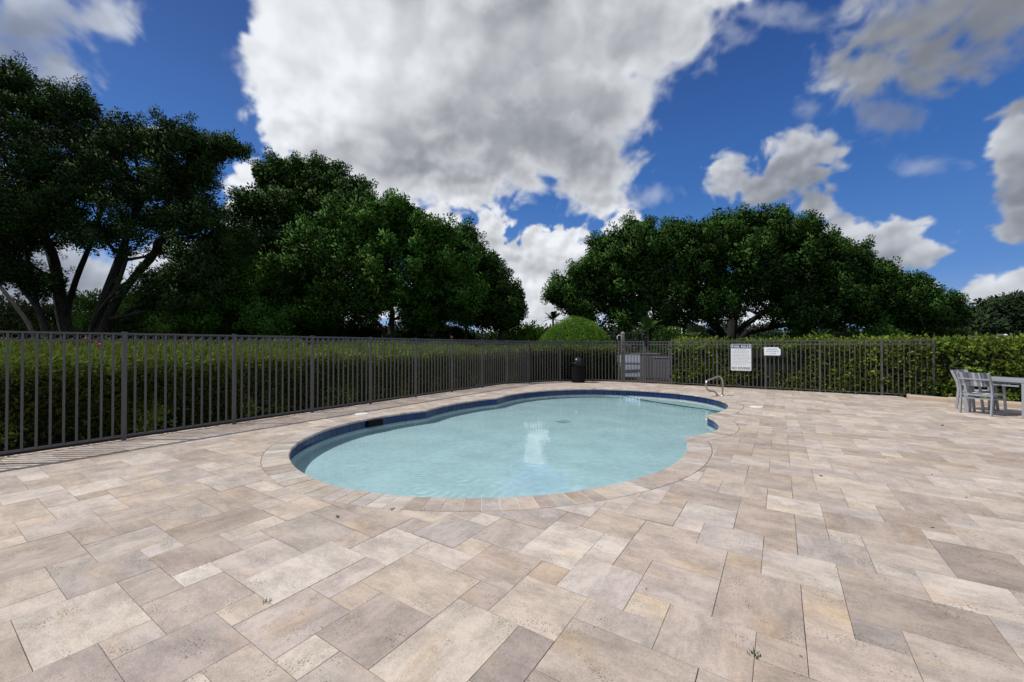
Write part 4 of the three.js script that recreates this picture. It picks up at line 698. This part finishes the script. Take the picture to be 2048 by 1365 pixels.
{ // handrail
  const t = thing('pool_handrail', 'bent tubular metal handrail at the far right edge of the pool', 'handrail', [6.0, 0, -11.62]);
  const q = [[1431.3, 792.5], [1428.5, 787.5], [1424, 783.6], [1418, 782.2], [1409.7, 781.3], [1404.2, 776.5], [1401.8, 768.7], [1406, 761.2], [1420, 757], [1432, 753.6], [1438.5, 754.3], [1443.2, 759], [1444.6, 767], [1444.2, 780], [1444, 792.5]];
  const pts = q.map(([x, y]) => { const w = (1444 - x) * 0.01475; return V(-w * 0.93, (791.6 - y) * 0.01435, w * 0.34); });
  part('rail', tube(pts, 0.0235, 70, 12), M.chrome, t);
  for (const p of [pts[0], pts[pts.length - 1]]) part('flange', new THREE.LatheGeometry([[0.0, 0.022], [0.03, 0.02], [0.045, 0.012], [0.052, 0.001]].map(v => new THREE.Vector2(...v)), 20).translate(p.x, 0.004, p.z), M.chrome, t);
}
for (const [px, py, r, label] of [[723, 828.5, 0.135, 'round white skimmer lid in the deck beside the left fence'], [1512, 814.5, 0.14, 'round white lid in the deck right of the handrail']]) { const [x, z] = gp(px, py), t = thing('skimmer_lid', label, 'lid', [x, 0, -z]); part('cover', new THREE.CylinderGeometry(r - 0.014, r - 0.014, 0.012, 32).translate(0, 0.004, 0), M.white, t); part('collar', new THREE.TorusGeometry(r - 0.006, 0.008, 6, 32).rotateX(1.5708).translate(0, 0.004, 0), M.white, t); }
{ // curb
  const t = thing('stone_curb', 'low rounded beige curb along the planting bed behind the table', 'curb', [10.62, 0, -10.86]);
  const s = new THREE.Shape(); s.moveTo(-0.11, -0.05).lineTo(-0.11, 0.07).quadraticCurveTo(-0.11, 0.135, -0.04, 0.14).lineTo(0.04, 0.14).quadraticCurveTo(0.11, 0.135, 0.11, 0.07).lineTo(0.11, -0.05).lineTo(-0.11, -0.05);
  const c = new THREE.CatmullRomCurve3(curbPath.map(p => V(p[0] - 10.62, 0, -(p[1] - 10.86))));
  const len = c.getLength(), n = Math.round(len / 0.75);
  for (let k = 0; k < n; k++) { const a = c.getPointAt(k / n), b = c.getPointAt((k + 1) / n), d = b.clone().sub(a), l = d.length(), g = new THREE.ExtrudeGeometry(s, { depth: l - 0.006, bevelEnabled: k === 0, bevelSize: -0.02, bevelThickness: 0.05, bevelSegments: 3, curveSegments: 6 }); d.normalize(); const xx = V(0, 1, 0).cross(d).normalize(); part('curb_stone', g.applyMatrix4(new THREE.Matrix4().makeBasis(xx, V(0, 1, 0), d).setPosition(a)), M.curb, t); }
}
// garden furniture
const sling = (() => { const tex = canvasTex(512, 512, (g, w, h) => { g.fillStyle = '#c9cdd2'; g.fillRect(0, 0, w, h); const cs = ['#8b9098', '#e6e8ea', '#a5aab2', '#dfe2e5', '#787e88', '#eef0f1', '#9aa0a9']; let x = 0; seed = 210; while (x < w) { const n = rr(18, 60); g.fillStyle = cs[Math.floor(rnd() * cs.length)]; g.fillRect(x, 0, n, h); x += n; } for (let y = 0; y < h; y += 4) { g.fillStyle = `rgba(70,76,86,${0.06 + 0.08 * rnd()})`; g.fillRect(0, y, w, 2); } }); tex.wrapS = tex.wrapT = THREE.RepeatWrapping; const m = new THREE.MeshPhysicalMaterial({ map: tex, roughness: 0.85, transmission: 0.3, thickness: 0, side: THREE.DoubleSide }); m.color.setRGB(0.72, 0.73, 0.75); return m; })();
function makeChair(label) {                                                   // faces -z; origin on the ground in the middle
  const t = thing('patio_chair', label, 'chair', [0, 0, 0], 0, 'grey patio chairs around the table');
  const W = 0.238, D = 0.225;
  for (const s of [-1, 1]) {
    part('leg', [bar(V(s * W, 0, D), V(s * W, 0.43, D - 0.045), 0.026, 0.045), bar(V(s * W, 0.43, D - 0.045), V(s * W, 0.62, D - 0.02), 0.026, 0.045), bar(V(s * W, 0.62, D - 0.02), V(s * W, 0.865, D + 0.075), 0.026, 0.045)], M.alu, t);
    part('leg', bar(V(s * W, 0, -D), V(s * W, 0.63, -D + 0.06), 0.026, 0.042), M.alu, t);
    part('armrest', [bar(V(s * W, 0.645, -D + 0.01), V(s * W, 0.625, D - 0.03), 0.048, 0.02)], M.alu, t);
    part('seat_rail', bar(V(s * (W - 0.02), 0.425, -D + 0.02), V(s * (W - 0.02), 0.405, D - 0.05), 0.025, 0.04), M.alu, t);
    part('stretcher', bar(V(s * W, 0.33, -D + 0.03), V(s * W, 0.33, D - 0.04), 0.018, 0.02), M.alu, t);
  }
  part('crossbar', [bar(V(-W, 0.33, D - 0.035), V(W, 0.33, D - 0.035), 0.02, 0.02), bar(V(-W, 0.425, -D + 0.045), V(W, 0.425, -D + 0.045), 0.025, 0.03), bar(V(-W, 0.40, D - 0.06), V(W, 0.40, D - 0.06), 0.025, 0.03), bar(V(-W, 0.735, D + 0.045), V(W, 0.735, D + 0.045), 0.02, 0.028)], M.alu, t);
  const sheet2 = (f, nu, nv) => { const P = [], U = []; const v = (i, j) => { const q = f(i / nu, j / nv); P.push(q.x, q.y, q.z); U.push(i / nu, j / nv); }; for (let i = 0; i < nu; i++) for (let j = 0; j < nv; j++) { v(i, j); v(i + 1, j); v(i + 1, j + 1); v(i, j); v(i + 1, j + 1); v(i, j + 1); } const g = new THREE.BufferGeometry(); g.setAttribute('position', new THREE.Float32BufferAttribute(P, 3)); g.setAttribute('uv', new THREE.Float32BufferAttribute(U, 2)); g.computeVertexNormals(); return g; };
  part('backrest', sheet2((u, v) => { const x = (u - 0.5) * 2 * (W - 0.012), y = 0.585 + 0.285 * v, z = D - 0.03 + 0.105 * Math.pow(v, 1.15) + 0.035 * Math.sin(u * Math.PI) * (1 - 0.4 * v); return V(x, y, z); }, 12, 8), sling, t);
  part('seat', sheet2((u, v) => V((u - 0.5) * 2 * (W - 0.03), 0.44 - 0.02 * v - 0.025 * Math.sin(u * Math.PI) * Math.sin(v * Math.PI), -D + 0.03 + v * (2 * D - 0.08)), 10, 8), sling, t);
  return t;
}
const face = (fx, fz) => Math.atan2(-fx, fz);                                  // turn that makes -z point along (x, depth)
const chair = makeChair('grey patio chair with striped back turned to the viewer, left of the table');
chair.position.set(9.83, 0, -8.52); chair.rotation.y = face(0.966, 0.257);
const more = (x, z, fx, fz, label) => { const c = chair.clone(); c.name = numbered('patio_chair'); c.position.set(x, 0, -z); c.rotation.y = face(fx, fz); c.userData = { ...chair.userData, label }; scene.add(c); };
more(10.37, 9.1, 0.25, -0.968, 'grey patio chair on the far side of the table, beside the curb');
more(10.56, 7.98, -0.29, 0.957, 'grey patio chair cut off by the right edge, near side of the table');
{ const t = thing('patio_table', 'grey slatted metal patio table at the right edge', 'table', [10.325, 0, -8.495], face(0.24, -0.79));
  const S = 0.47, m = M.alu;
  for (const sx of [-1, 1]) for (const sz of [-1, 1]) part('leg', rbox(0.085, 0.7, 0.085, 0.006, sx * (S - 0.05), 0.35, sz * (S - 0.05)), m, t);
  part('top_frame', [box(2 * S, 0.045, 0.07, 0, 0.722, S - 0.035), box(2 * S, 0.045, 0.07, 0, 0.722, -S + 0.035), box(0.07, 0.045, 2 * S - 0.142, S - 0.035, 0.722, 0), box(0.07, 0.045, 2 * S - 0.142, -S + 0.035, 0.722, 0)], m, t);
  part('apron', [box(2 * S - 0.27, 0.03, 0.03, 0, 0.625, S - 0.05), box(2 * S - 0.27, 0.03, 0.03, 0, 0.625, -S + 0.05), box(0.03, 0.03, 2 * S - 0.27, S - 0.05, 0.625, 0), box(0.03, 0.03, 2 * S - 0.27, -S + 0.05, 0.625, 0)], m, t);
  for (let k = 0; k < 9; k++) part('slat', box(0.078, 0.022, 2 * S - 0.146, -0.352 + k * 0.088, 0.728, 0), m, t);
}
{ // ornate bracket and post behind the hedge at the right
  const d = 12.6, c = at(1999, 690, d), t = thing('ornate_post', 'white post with an ornate scrolled grey bracket and bar, half sunk in the hedge', 'post', [c.x, 0, -d], -0.6), g = mat([0.16, 0.165, 0.17], 0.5);
  part('shaft', new THREE.CylinderGeometry(0.035, 0.04, 1.72, 12).translate(0, 0.84, 0), M.white, t);
  part('bar', [rbox(0.95, 0.045, 0.045, 0.012, -0.2, 1.70, 0), rbox(0.11, 0.075, 0.09, 0.01, 0.02, 1.74, 0)], g, t);
  part('finial', new THREE.SphereGeometry(0.045, 14, 8).scale(1.2, 0.8, 1).translate(0.13, 1.74, 0), M.white, t);
  for (const [x, y, r] of [[0.13, 1.57, 0.085], [-0.12, 1.57, 0.085], [0.17, 1.40, 0.06], [-0.06, 1.62, 0.05]]) part('scroll', new THREE.TorusGeometry(r, 0.014, 6, 18, 5).translate(x, y, 0.02), M.white, t);
  part('plate', rbox(0.2, 0.2, 0.02, 0.01, 0.05, 1.43, 0.03), M.white, t);
}
// grass tufts in the joints, and litter
{
  seed = 222;
  const blades = (n, R, h) => { const P = []; for (let k = 0; k < n; k++) { const a = rr(0, 6.28), r = R * rnd(), x = Math.cos(a) * r, z = Math.sin(a) * r, l = h * rr(0.5, 1.2), e = [x + rr(-1, 1) * l * 0.8, l * rr(0.4, 0.9), z + rr(-1, 1) * l * 0.8], w = 0.0035; P.push(x - w, -0.01, z, x + w, -0.01, z + w, ...e); } const g = new THREE.BufferGeometry(); g.setAttribute('position', new THREE.Float32BufferAttribute(P, 3)); g.computeVertexNormals(); return g; };
  const gm = leafMat([0.05, 0.1, 0.02], 0.2);
  for (const [px, py, n, R, h, label] of [[1505, 1305, 40, 0.028, 0.026, 'small green grass tuft in a paver joint, the one closest to the viewer'], [535, 1203, 26, 0.025, 0.03, 'tiny grass tuft in the joint beside a pale paver left of centre'], [786, 1019, 22, 0.03, 0.03, 'tiny grass tuft at the outer edge of the pool coping']]) { const [x, z] = gp(px, py), t = thing('grass_tuft', label, 'grass tuft', [x, 0, -z]); part('blades', blades(n, R, h), gm, t); }
  const lm = mat([0.09, 0.06, 0.035], 0.8);
  const leaf = (px, py, s, label) => { const [x, z] = gp(px, py), g = leafClump(1, 0.001, s, s * 0.5, 0); g.computeBoundingBox(); const b = g.boundingBox, o = part('fallen_leaf', g.translate(-(b.min.x + b.max.x) / 2, -b.min.y, -(b.min.z + b.max.z) / 2).scale(1, 0.35, 1), lm, scene); o.position.set(x, 0.004, -z); tag(o, label, 'leaf', 'dry leaves scattered on the deck'); };
  for (const [px, py, s, label] of [[676, 1034, 0.045, 'dark dry leaf on the deck just in front of the pool coping, left of centre'], [1291, 1178, 0.02, 'tiny dark crumb of leaf on a pinkish paver right of centre'], [1930, 996, 0.035, 'dark dry leaf on a grey paver below the table, towards the right edge'], [1640, 952, 0.06, 'curled dry leaf on the deck to the right of the pool front'], [1862, 950, 0.04, 'small dry leaf on the deck midway between table and viewer, the lower of two'], [1884, 853, 0.09, 'large dark dry leaf on the deck in front of the striped chair'], [1598, 1310, 0.018, 'tiny dark crumb of leaf right of the grass tuft'], [1862, 1055, 0.03, 'dark dry leaf lying by a brown paver in the right foreground'], [1557, 1101, 0.015, 'tiny dark crumb of leaf on a pale grey paver in the right foreground']]) leaf(px, py, s, label);
}

// ------------------------------------------------------------------ render
const renderer = new THREE.WebGLRenderer({ antialias: true });
renderer.setSize(1024, 682);
renderer.toneMapping = THREE.LinearToneMapping;
renderer.toneMappingExposure = EXPOSURE;
renderer.shadowMap.enabled = true;
renderer.render(scene, camera);
